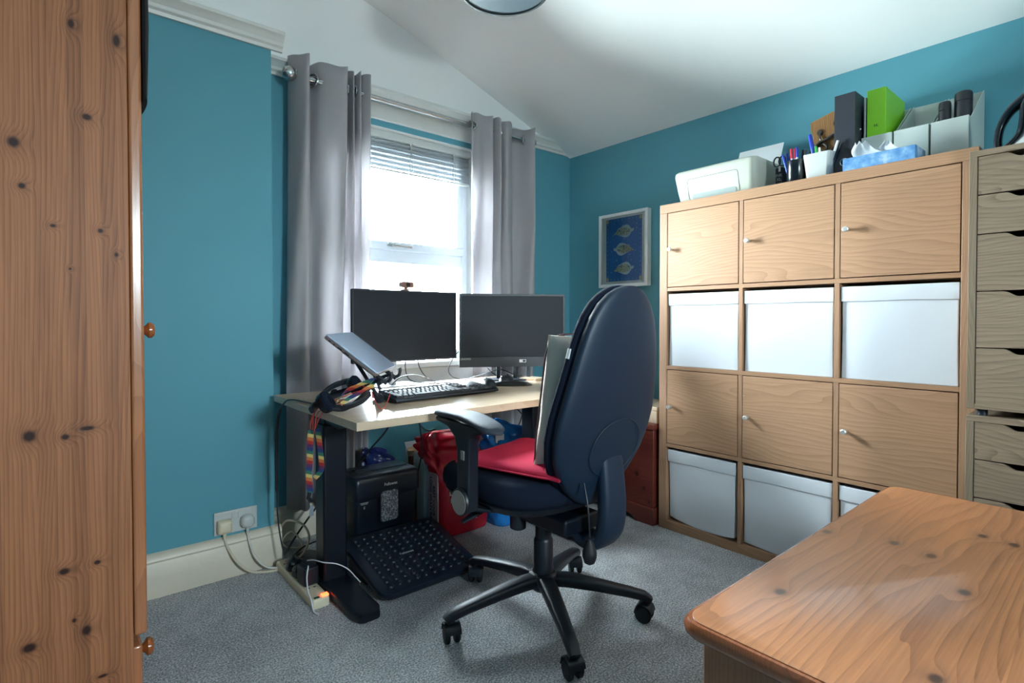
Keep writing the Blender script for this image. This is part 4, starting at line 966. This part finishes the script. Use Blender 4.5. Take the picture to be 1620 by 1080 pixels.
for (x, z, r_) in ((1.575, .10, .016), (1.600, .112, .012), (1.622, .092, .013)): m.loft([[(x+r_*math.cos(a), y, z+r_*.55*math.sin(a)) for a in [2*PI*k/14 for k in range(14)]] for y in (1.882, 1.8885)])
m.build('leaf_print', plain('leaf_green_print', (120, 170, 60), .3), bb)
m = MB().loft([[(x, y, z) for x, z in rrect(1.553, .38, 1.60, .418, .006)] for y in (1.948, 1.956)]); m.build('white_label', INK, bb)
nb = thing('navy_bag', 'crumpled dark blue plastic bag behind the shredder', 'bag')
bag(nb, 'bag_film', [(0.003, 1.08, 2.203, .08, .024, .2), (.15, 1.08, 2.203, .09, .026, .4), (.28, 1.09, 2.203, .08, .026, .7), (.33, 1.085, 2.203, .07, .022, 1.2), (.365, 1.06, 2.203, .04, .014, 1.2), (.385, 1.04, 2.203, .012, .006, 1)], NAVYP, 5, .009, pw=2.6)
cbx = thing('open_carton', 'pale printed cardboard carton with open flaps between shredder and red sack', 'carton', (1.252, 2.082, 0))
CRT = plain('pale_grey_card', (226, 230, 232), .7, var=.05); CRTI = plain('brown_card', (150, 120, 90), .85)
m = MB(); w_, d_, h_ = .165, .17, .345
m.box((0, 0, 0), (w_, .003, h_)).box((0, d_-.003, 0), (w_, d_, h_)).box((0, .003, 0), (.003, d_-.003, h_)).box((w_-.003, .003, 0), (w_, d_-.003, h_)).box((.003, .003, 0), (w_-.003, d_-.003, .003)); m.build('carton_body', CRT, cbx, .0006, 1)
MB().prism([(0, h_), (.003, h_), (.004, h_+.03), (-.030, h_+.035), (-.031, h_+.032)], 'x', .004, w_-.004).build('flap', CRT, cbx)
MB().prism([(.004, h_-.002), (.060, h_+.012), (.060, h_+.014), (.002, h_+.001)], 'y', .03, d_-.006).build('flap', CRTI, cbx)
MB().prism([(d_-.003, h_), (d_, h_), (d_+.016, h_+.026), (d_+.013, h_+.028)], 'x', .004, w_-.004).build('flap', CRT, cbx)
text('printed_words', 'STILL\nPREP\nLITRE', .03, plain('grey_blue_print', (92, 104, 122), .6), cbx, frame_m((.055, -.0006, .235), (1,0,0), (0,0,1)), bold=.0003)
bt = thing('cork_bottle', 'small amber bottle with a cork stopper behind the shredder', 'bottle', (1.223, 2.150, 0))
MB().lathe([(.024, 0), (.026, .004), (.026, .24), (.018, .275), (.012, .295), (.012, .338)], 24).build('bottle_body', plain('amber_glass', (96, 62, 40), .15), bt)
MB().lathe([(.0105, .330), (.014, .345), (.015, .362)], 16).build('cork', plain('cork', (176, 140, 108), .9, var=.2, scale=120), bt)

# ================================================================ TRUNK behind the chair
tk = thing('blanket_box', 'dark red stained pine blanket box standing between desk and oak shelving', 'blanket box', (2.095, 1.470, 0))
box('body', (.008, .008, .02), (.40, .76, .440), MAHOG, tk, .003)
box('lid', (-.004, -.0, .440), (.405, .77, .466), MAHOG, tk, .006, 3)
poly = [(0, 0), (.10, 0), (.125, .022), (.16, .030), (.60, .030), (.635, .022), (.66, 0), (.766, 0), (.766, .072), (.76, .080), (.006, .080), (0, .072)]
MB().prism(poly, 'x', -.004, .010).prism([(0.010, 0), (.1, 0), (.12, .02), (.28, .02), (.30, 0), (.40, 0), (.40, .08), (.010, .08)], 'y', -.001, .010).build('plinth', MAHOG, tk, .003)
pbx = thing('pale_box', 'pale wooden box on the dark red blanket box, just showing past the chair back', 'box', (2.125, 1.475, .466))
box('box_body', (0, 0, 0), (.22, .30, .060), DESKW, pbx, .003)
box('box_lid', (-.003, -.003, .060), (.223, .303, .078), DESKW, pbx, .003)

# ================================================================ PICTURE
pf = thing('framed_picture', 'white box frame with a blue print of three fish on the right wall', 'picture', (2.508, 2.128, 1.136))
PW_, PH = .345, .424
m = MB(); fw = .018
m.box((-.034, -fw, 0), (0, 0, PH)).box((-.034, -PW_, 0), (0, -PW_+fw, PH)).box((-.034, -PW_+fw, 0), (0, -fw, fw)).box((-.034, -PW_+fw, PH-fw), (0, -fw, PH)); m.build('frame', plain('bright_white_frame', (236, 238, 238), .4, var=.02), pf, .0012)
box('mount', (-.024, -PW_+fw, fw), (-.010, -fw, PH-fw), plain('white_mount_card', (238, 240, 240), .8, var=.01), pf, 0)
BLUEPR = plain('deep_blue_print', (20, 104, 190), .55, var=.18, scale=40)
ax0, ax1, az0, az1 = -.302, -.050, .034, .394
box('print', (-.0243, ax0, az0), (-.0238, ax1, az1), BLUEPR, pf, 0)
m = MB(); TRI = plain('teal_print', (70, 150, 196), .6)
X_ = -.0245
def fl(m, pts): k = len(m.v); m.v += [(X_, y, z) for y, z in pts]; m.f.append(tuple(range(k, k+len(pts))))
for k in range(13):
    z = az0+.030+k*.025
    for y, d in ((ax0+.010, 1), (ax1-.010, -1)): fl(m, [(y-d*.004, z-.006), (y-d*.004, z+.006), (y+d*.009, z)])
for k in range(8):
    y = ax0+.035+k*.026
    for z, d in ((az0+.010, 1), (az1-.010, -1)): fl(m, [(y-.007, z-d*.003), (y+.007, z-d*.003), (y, z+d*.010)])
m.build('triangle_border', TRI, pf, smooth=False)
m = MB()
for k in range(70):
    y = random.uniform(ax0+.03, ax1-.03); z = random.uniform(az0+.03, az1-.03); r_ = random.choice((.0012, .0015, .0024))
    fl(m, [(y+r_*math.cos(a), z+r_*math.sin(a)) for a in [PI*q/3 for q in range(6)]])
m.build('dots', INK, pf, smooth=False)['kind'] = 'stuff'
for y, z in ((ax0+.010, az0+.012), (ax1-.010, az0+.012), (ax0+.010, az1-.012), (ax1-.010, az1-.012)):
    m = MB(); fl(m, [(y+.009*sup(math.cos(a), 4), z+.011*sup(math.sin(a), 4)) for a in [2*PI*q/16 for q in range(16)]]); m.build('corner_motif', plain('cream_print', (196, 186, 150), .6), pf, smooth=False)
FISHB = None
def fishmat():
    s = NT('scaly_fish_print'); v = s.n('ShaderNodeTexVoronoi'); v.inputs['Scale'].default_value = 170; s.set(v.inputs['Vector'], s.obj())
    s.col(s.ramp(v.outputs['Distance'], [(.2, lin(232, 226, 178)), (.5, lin(170, 190, 160)), (.8, lin(60, 110, 140))])); s.p(Roughness=.6); return s.m
FISHB = fishmat(); FIN = plain('pale_fin_print', (186, 214, 226), .6)
for zc, d in ((.315, 1), (.215, -1), (.105, 1)):
    yc = (ax0+ax1)/2; X_ = -.0247
    m = MB(); fl(m, [(yc+d*(.052*math.cos(a)-.004), zc+.034*math.sin(a)*(1+.15*math.cos(a*3))) for a in [2*PI*q/30 for q in range(30)]])
    fl(m, [(yc-d*(.050), zc-.004), (yc-d*(.056), zc+.009), (yc-d*.072, zc+.011), (yc-d*.070, zc-.004), (yc-d*.058, zc-.008)]); m.build('fish_fins', FIN, pf, smooth=False)
    X_ = -.0249
    m = MB(); fl(m, [(yc+d*(.046*math.cos(a)), zc+(.023*math.sin(a) if math.cos(a) < 0 else .023*math.sin(a)*(1-.0*math.cos(a)))) for a in [2*PI*q/30 for q in range(30)]])
    fl(m, [(yc+d*.030, zc+.020), (yc+d*.072, zc-.012), (yc+d*.030, zc-.019)]); m.build('fish_body', FISHB, pf, smooth=False)
box('glazing', (-.0290, -PW_+fw, fw), (-.0278, -fw, PH-fw), GLASS, pf, 0)

# ================================================================ THINGS ON TOP OF THE STORAGE UNIT
TZ = KH
pr_ = thing('printer', 'off-white compact printer on the window end of the oak shelving', 'printer', (2.128, 1.215, TZ))
PRM = plain('warm_white_printer_plastic', (178, 180, 168), .4, var=.02)
def prn(z, o, r=.03, y0=-.19, y1=.185): return [(x, y, z) for x, y in rrect(o, y0+o*.5, .315-o*.3, y1-o*.5, r)]
MB().loft([prn(0, .030), prn(.006, .026), prn(.06, .012), prn(.118, .0), prn(.130, .002), prn(.137, .010)]).build('printer_body', PRM, pr_, ang=40)
def fxp(z): return .026-.026*(z/.118) if z < .118 else 0
m = MB(); rp = rrect(-.115, .008, .115, .095, .012); m.tube([(fxp(z)-.0008, y, z) for y, z in rp]+[(fxp(rp[0][1])-.0008, rp[0][0], rp[0][1])], .0009, 5); m.build('flap_groove', plain('groove_grey', (96, 98, 92), .7), pr_)
m = MB(); rp = rrect(-.102, .007, .098, .031, .010); m.loft([[(fxp(z)+d, y, z) for y, z in rp] for d in (-.0012, .004)]); m.build('paper_output', plain('printer_slot_grey', (138, 146, 142), .4), pr_, ang=30)
MB().loft([[(fxp(.1)-.001, .012+.006*math.cos(a), .1075+.0025*math.sin(a)) for a in [2*PI*q/12 for q in range(12)]], [(fxp(.1)+.004, .012+.006*math.cos(a), .1075+.0025*math.sin(a)) for a in [2*PI*q/12 for q in range(12)]]]).build('flap_catch', MATS['groove_grey'], pr_)
ppr = thing('paper_sheet', 'sheet of white paper standing up out of the printer back', 'paper', (2.36, 1.133, TZ+.115))
MB().loft([[(0, -.098, 0), (0, .098, 0), (.0008, .098, 0), (.0008, -.098, 0)], [(.022, -.098, .07), (.022, .098, .07), (.0228, .098, .07), (.0228, -.098, .07)], [(.048, -.098, .130), (.048, .098, .130), (.0488, .098, .130), (.0488, -.098, .130)]]).build('sheet', PAPER, ppr)
sb_ = thing('black_box', 'slim black printed box standing between printer and black pen pot', 'box', (2.215, .985, TZ))
box('box_body', (0, -.028, 0), (.07, .0, .088), BLACKP, sb_, .002)
text('printed_words', 'INK\nXL', .016, GREYPL, sb_, frame_m((-.0006, -.014, .048), (0, -1, 0), (0, 0, 1)))
sc_ = thing('scissors', 'black handled scissors beside the printer, handles upward', 'scissors', (2.205, .962, TZ+.088))
for y in (-.008, .012):
    MB().tube([(0, y+.013*math.cos(a), .020+.019*math.sin(a)) for a in [2*PI*k/16 for k in range(17)]], .003, 6).build('handle', BLACKP, sc_)
MB().box((-.001, -.002, -.02), (.001, .006, .004)).build('blade', STEEL, sc_)
pp = thing('pen_pot', 'black cylindrical pen pot crammed with pens, beside the printer', 'pen pot', (2.195, .897, TZ))
MB().lathe([(.031, 0), (.033, .002), (.033, .092), (.031, .092), (.031, .004), (.002, .004)], 28, cap=False).build('pot', BLACKG, pp, ang=60)
wp = thing('white_pot', 'white tapered square pot of pens with a pink spot on its side', 'pen pot', (2.205, .812, TZ))
MB().loft([[(x, y, z) for x, y in rrect(-a, -a, a, a, .012)] for z, a in ((0, .036), (.003, .038), (.098, .048), (.098, .045), (.006, .035))], cap=True).build('pot', WHITEPL, wp, ang=50)
MB().loft([[(.018+.011*math.cos(q), -.0455+(d)+.0, .070+.011*math.sin(q)) for q in [2*PI*k/16 for k in range(16)]] for d in (-.0012, .004)]).build('pink_spot', plain('pink_sticker', (206, 110, 150), .5), wp)
def pen(label, base, top, r, col, cap, group):
    t = thing('pen', label, 'pen', base, 0, group); v = Vector(top)-Vector(base)
    MB().cyl((0, 0, 0), v*.72, r).build('barrel', plain('pen_'+cap+'_'+col[0], col[1], .3), t)
    MB().cyl(v*.72, v, r*1.12, r*.9).build('cap', plain('pen_cap_'+cap, {'blue': (36, 60, 170), 'red': (190, 40, 60), 'black': (26, 28, 36), 'green': (60, 160, 80), 'white': (226, 226, 226)}[cap], .3), t)
CLR = ('clear', (196, 206, 220)); DRK = ('dark', (34, 40, 60)); BLU = ('blue', (52, 84, 190))
G1 = 'pens in the black pen pot'; G2 = 'pens in the white pot'
for (dx, dy, tx, ty, h, c, cap, lab) in (
    (-.005, .018, -.012, .046, .125, BLU, 'blue', 'blue pen leaning towards the printer in the black pot, leftmost of its pens'),
    (.006, .012, -.004, .034, .130, CLR, 'blue', 'clear barrelled blue pen second from the printer in the black pot'),
    (-.010, .004, -.014, .014, .140, CLR, 'red', 'red capped pen in the front of the black pot'),
    (.010, .0, .004, .008, .144, CLR, 'red', 'dark red capped pen just behind the front red one in the black pot'),
    (-.008, -.010, -.010, -.006, .142, CLR, 'blue', 'blue capped pen upright in the middle of the black pot'),
    (.008, -.014, .006, -.022, .132, DRK, 'black', 'black pen in the black pot nearest the white pot'),
    (-.004, -.020, -.006, -.036, .126, DRK, 'black', 'black pen leaning over towards the white pot'),
    (.016, .016, .020, .030, .122, DRK, 'black', 'black pen at the back of the black pot')):
    pen(lab, (2.195+dx, .897+dy, TZ+.006), (2.195+tx, .897+ty, TZ+h), .0042, c, cap, G1)
for (dx, dy, tx, ty, h, r, c, cap, lab) in (
    (-.010, .006, -.012, .036, .180, .0068, BLU, 'blue', 'thick dark blue marker standing tallest in the white pot'),
    (-.020, .0, -.024, .010, .128, .005, ('white', (224, 226, 226)), 'green', 'green and white pen in the front of the white pot'),
    (-.022, -.008, -.026, -.004, .120, .004, ('white', (224, 226, 226)), 'white', 'short white pen in the front of the white pot'),
    (-.012, -.022, -.016, -.062, .134, .0045, ('steel', (150, 152, 156)), 'white', 'silver pen leaning to the right out of the white pot'),
    (-.005, -.024, -.006, -.068, .126, .0045, DRK, 'black', 'dark pen leaning to the right out of the white pot'),
    (.010, .020, .006, .040, .124, .004, DRK, 'black', 'black pen leaning left out of the back of the white pot')):
    pen(lab, (2.205+dx, .812+dy, TZ+.008), (2.205+tx, .812+ty, TZ+h), r, c, cap, G2)
rw = thing('wooden_bracket', 'curvy edged brown wooden plaque with old metal fittings behind the white pot', 'wooden ornament', (2.305, .845, TZ))
poly = [(.045, .262), (-.035, .285), (-.048, .284), (-.044, .262), (-.040, .235), (-.050, .215), (-.048, .19), (-.062, .165), (-.078, .14), (-.085, .10), (-.085, 0), (.035, 0), (.032, .10), (.035, .14), (.040, .17), (.034, .20), (.044, .235)]
MB().prism(poly, 'x', 0, .018).build('plaque', RUSTIC, rw, .002)
RMET = plain('tarnished_metal', (92, 84, 78), .4, .7, var=.3, scale=60)
m = MB().tube([(-.006, .010+.028*math.cos(a), .150+.020*math.sin(a)) for a in [2*PI*k/20 for k in range(21)]], .0045, 8).tube([(-.006, .036, .14), (-.014, .01, .17), (-.012, -.02, .18), (-.008, -.045, .195)], .006, 8, 5).lathe([(.004, 0), (.012, .002), (.008, .007)], 14, Matrix.Translation((0, .008, .215)) @ Matrix.Rotation(-PI/2, 4, 'Y')).tube([(-.004, .008, .21), (-.010, .004, .185), (-.006, -.012, .165)], .004, 8, 4)
m.build('metal_fitting', RMET, rw)
MB().bar([(-.008, .02, .11), (-.012, -.02, .125), (-.008, -.055, .150), (-.006, -.058, .162)], .010, .008, (1, 0, 0), smooth=4).build('leather_loop', plain('dark_leather', (70, 40, 30), .5), rw)
MB().bar([(.020, -.046, .235), (.024, -.075, .195), (.026, -.11, .175)], .016, .020, (1, 0, 0), smooth=4).build('bracket_arm', plain('dark_stained_wood', (44, 32, 28), .5), rw)
def lever_arch(label, name, x, y0, y1, z, h, d, mat, ringz=None, spot=None):
    t = thing(name, label, 'ring binder', (x, y0, z)); w = y1-y0
    m = MB(); m.box((0, -w, 0), (.003, 0, h)).box((.003, -.003, 0), (d, 0, h)).box((.003, -w, 0), (d, -w+.003, h)); m.build('cover', mat, t, .0015)
    box('pages', (.02, -w+.004, .004), (d-.015, -.012, h-.03), PAPER, t, 0)
    if ringz: MB().tube([(-.0005, -w/2+.012*math.cos(a), ringz+.012*math.sin(a)) for a in [2*PI*k/24 for k in range(25)]], .0022, 8).build('thumb_ring', CHROME, t)
    if ringz: MB().lathe([(.001, 0), (.0115, 0), (.0115, -.0006)], 20, Matrix.Translation((-.0002, -w/2, ringz)) @ Matrix.Rotation(PI/2, 4, 'Y')).build('finger_hole', BLACKG, t)
    return t

def arch(label, name, x, ymax, ymin, h, d, mat, ringz, z=None):
    z = TZ if z is None else z
    t = thing(name, label, 'ring binder', (x, ymax, z)); w = ymax-ymin
    m = MB(); m.box((0, -w, 0), (.003, 0, h)).box((.003, -.003, 0), (d, 0, h)).box((.003, -w, 0), (d, -w+.003, h)); m.build('cover', mat, t, .0012)
    box('pages', (.02, -w+.004, .004), (d-.02, -.010, h-.02), PAPER, t, 0)
    if ringz:
        MB().lathe([(.001, .0004), (.0115, .0004), (.0115, .001), (.001, .001)], 20, Matrix.Translation((0, -w/2, ringz)) @ Matrix.Rotation(-PI/2, 4, 'Y')).build('finger_hole', plain('dark_hole', (8, 8, 10), .8), t)
        MB().tube([(-.001, -w/2+.0125*math.cos(a), ringz+.0125*math.sin(a)) for a in [2*PI*k/24 for k in range(25)]], .0016, 8).build('thumb_ring', CHROME, t)
    return t
arch('tall black lever arch file with a chrome ring, left of the green one', 'black_binder', 2.205, .768, .700, .302, .285, plain('black_binder_card', (40, 43, 52), .45, bump=.15, bscale=500), .055)
for z in (.055, .175): MB().lathe([(.001, 0), (.006, 0), (.005, .003)], 12, Matrix.Translation((2.26, .6995, TZ+z)) @ Matrix.Rotation(PI/2, 4, 'X')).build('rivet', CHROME, bpy.data.objects['black_binder'], smooth=True).matrix_parent_inverse = Matrix.Translation((-2.205, -.768, -TZ))
def mag(label, ymax, ymin, x=2.25, hf=.14, hb=.280, d=.243):
    t = thing('magazine_file', label, 'magazine file', (x, ymax, TZ), 0, 'white magazine files on the shelving'); w = ymax-ymin; q = .0025
    s_ = [(0, 0), (d, 0), (d, hb), (d-.02, hb), (d*.42, hf+.006), (.01, hf), (0, hf)]
    MB().box((0, -w, 0), (q, 0, hf)).build('front_panel', WHITEPL2, t, .0012)
    MB().box((d-q, -w+q, 0), (d, -q, hb)).build('back_panel', WHITEPL2, t, .0008)
    for a in (-w, -q):
        MB().prism([(q, 0), (d, 0), (d, hb), (d-.012, hb), (.050, hf+.012), (.03, hf), (q, hf)], 'y', a, a+q).build('side_panel', WHITEPL2, t, .0008)
    box('floor_panel', (q, -w+q, 0), (d-q, -q, .003), WHITEPL2, t, 0)
    return t
mag('white magazine file holding the bright green binder', .694, .600)
mag('empty white magazine file between the green binder and the black tubes', .594, .495)
mag('white magazine file holding black tubes, at the right end of the row', .489, .390)
arch('tall bright green lever arch file standing in a white magazine file', 'green_binder', 2.262, .680, .622, .306, .225, plain('bright_green_card', (128, 196, 40), .38), None, TZ+.0035)
text('printed_words', 'H:', .014, BLACKP, bpy.data.objects['green_binder'], frame_m((-.0008, -.029, .175), (0, -1, 0), (0, 0, 1)))
gf = thing('grey_folder', 'thin pale grey folder beside the green binder', 'folder', (2.262, .690, TZ+.0035)); box('folder_cover', (0, -.006, 0), (.22, 0, .285), GREYPL, gf, .001)
def tubeobj(label, x, y, z, h, r, tx, ty, flat=1.0):
    t = thing('black_tube', label, 'tube', (x, y, z), 0, 'black tubes in the magazine file')
    M = Matrix.Translation((0, 0, 0)) @ Matrix.Rotation(tx, 4, 'X') @ Matrix.Rotation(ty, 4, 'Y') @ Matrix.Scale(flat, 4, (0, 1, 0))
    MB().lathe([(r*.8, .004), (r, .012), (r, h-.012), (r*.93, h-.003), (r*.80, h)], 28, M).build('tube_body', plain('matte_black_tube', (22, 24, 30), .5), t, ang=50)
    MB().lathe([(r*1.01, h*.86), (r*1.01, h*.87)], 28, M, cap=False).build('seam', BLACKG, t)
tubeobj('slim black tube, left of two in the white magazine file', 2.320, .4660, TZ+.004, .215, .0175, 0, .0)
tubeobj('fatter black tube, right of two in the white magazine file', 2.330, .4200, TZ+.004, .240, .0245, 0, .04)
tb = thing('tissue_box', 'blue cloud patterned tissue box in front of the magazine files', 'tissue box', (2.124, .712, TZ), -.02)
def clouds():
    s = NT('cloudy_blue_card'); f = s.noise(s.obj(), 26, 4, .6)
    s.col(s.ramp(f, [(.38, lin(70, 122, 172)), (.56, lin(108, 150, 190)), (.68, lin(160, 182, 200))])); s.p(Roughness=.45); return s.m
MB().box((0, -.212, 0), (.108, 0, .045)).build('carton', clouds(), tb, .0015)
ts = thing('tissue', 'white tissue pulled up out of the blue box', 'tissue', (2.165, .640, TZ+.0452))
def peak(base, tip, w0, w1, seed):
    m = MB(); rings = []; rnd = random.Random(seed); n = 18; a0 = rnd.uniform(0, 6)
    for k in range(9):
        f = k/8; c = Vector(base).lerp(Vector(tip), f)+Vector((0, .006*math.sin(5*f+a0), 0)); w = w0+(w1-w0)*f
        rings.append([(c.x+.012*math.sin(q*.5+a0+3*f)*(1-f*.5), c.y+w*(q/PI-1), c.z+.006*math.sin(2.2*q+a0)*f) for q in [2*PI*t/(n-1) for t in range(n)]])
    m.loft(rings, closed=False); return m
peak((0, .0, .0005), (-.012, .030, .052), .050, .016, 2).build('tissue_sheet', PAPER, ts, solid=.0008, ang=80)
peak((.012, -.04, .0005), (-.004, -.055, .040), .045, .012, 5).build('tissue_fold', PAPER, ts, solid=.0008, ang=80)

# detergent bottle on the upper drawer unit
db = thing('detergent_bottle', 'grey bottle with black loop handle and white ribbed cap on the upper drawer unit', 'bottle', (2.06, .185, 1.4095))
BOT = plain('silver_grey_bottle', (176, 178, 180), .35, .2, var=.03)
def br(z, y0, y1, hx, cx=0.0, pw=3): return [(hx*sup(math.cos(q), pw), (y0+y1)/2+(y1-y0)/2*sup(math.sin(q), pw), z) for q in [2*PI*k/32 for k in range(32)]]
MB().loft([br(0, -.07, .095, .040), br(.006, -.078, .102, .045), (br(.020, -.080, .085, .046)), br(.05, -.080, .058, .046), br(.10, -.078, .048, .045), br(.140, -.065, .040, .040), br(.162, -.03, .034, .026), br(.170, -.018, .030, .022)]).build('bottle_body', BOT, db, ang=60)
MB().bar([(0, .046, .152), (0, .080, .125), (0, .101, .085), (0, .107, .045), (0, .104, .008)], [.05, .04, .036, .036, .04], [.030, .022, .018, .018, .020], (1, 0, 0), smooth=5).build('handle', BLACKG, db, ang=60)
MB().bar([(0, .035, .160), (0, .052, .125), (0, .055, .085), (0, .062, .045), (0, .090, .015)], [.07, .085, .092, .094, .08], [.012, .012, .012, .012, .014], (1, 0, 0), smooth=5).build('handle_inner_grip', BLACKG, db, ang=60)
m = MB(); m.loft([[(r*(1+.03*math.cos(16*q))*math.cos(q), .004+r*(1+.03*math.cos(16*q))*math.sin(q), z) for q in [2*PI*k/96 for k in range(96)]] for z, r in ((.168, .026), (.172, .028), (.196, .027), (.200, .024))]); m.build('ribbed_cap', WHITEPL, db, ang=60)
MB().lathe([(.023, .199), (.024, .202), (.022, .212), (.012, .214)], 28, Matrix.Translation((0, .0, 0))).build('orange_cap_top', plain('orange_plastic', (232, 130, 60), .4), db)
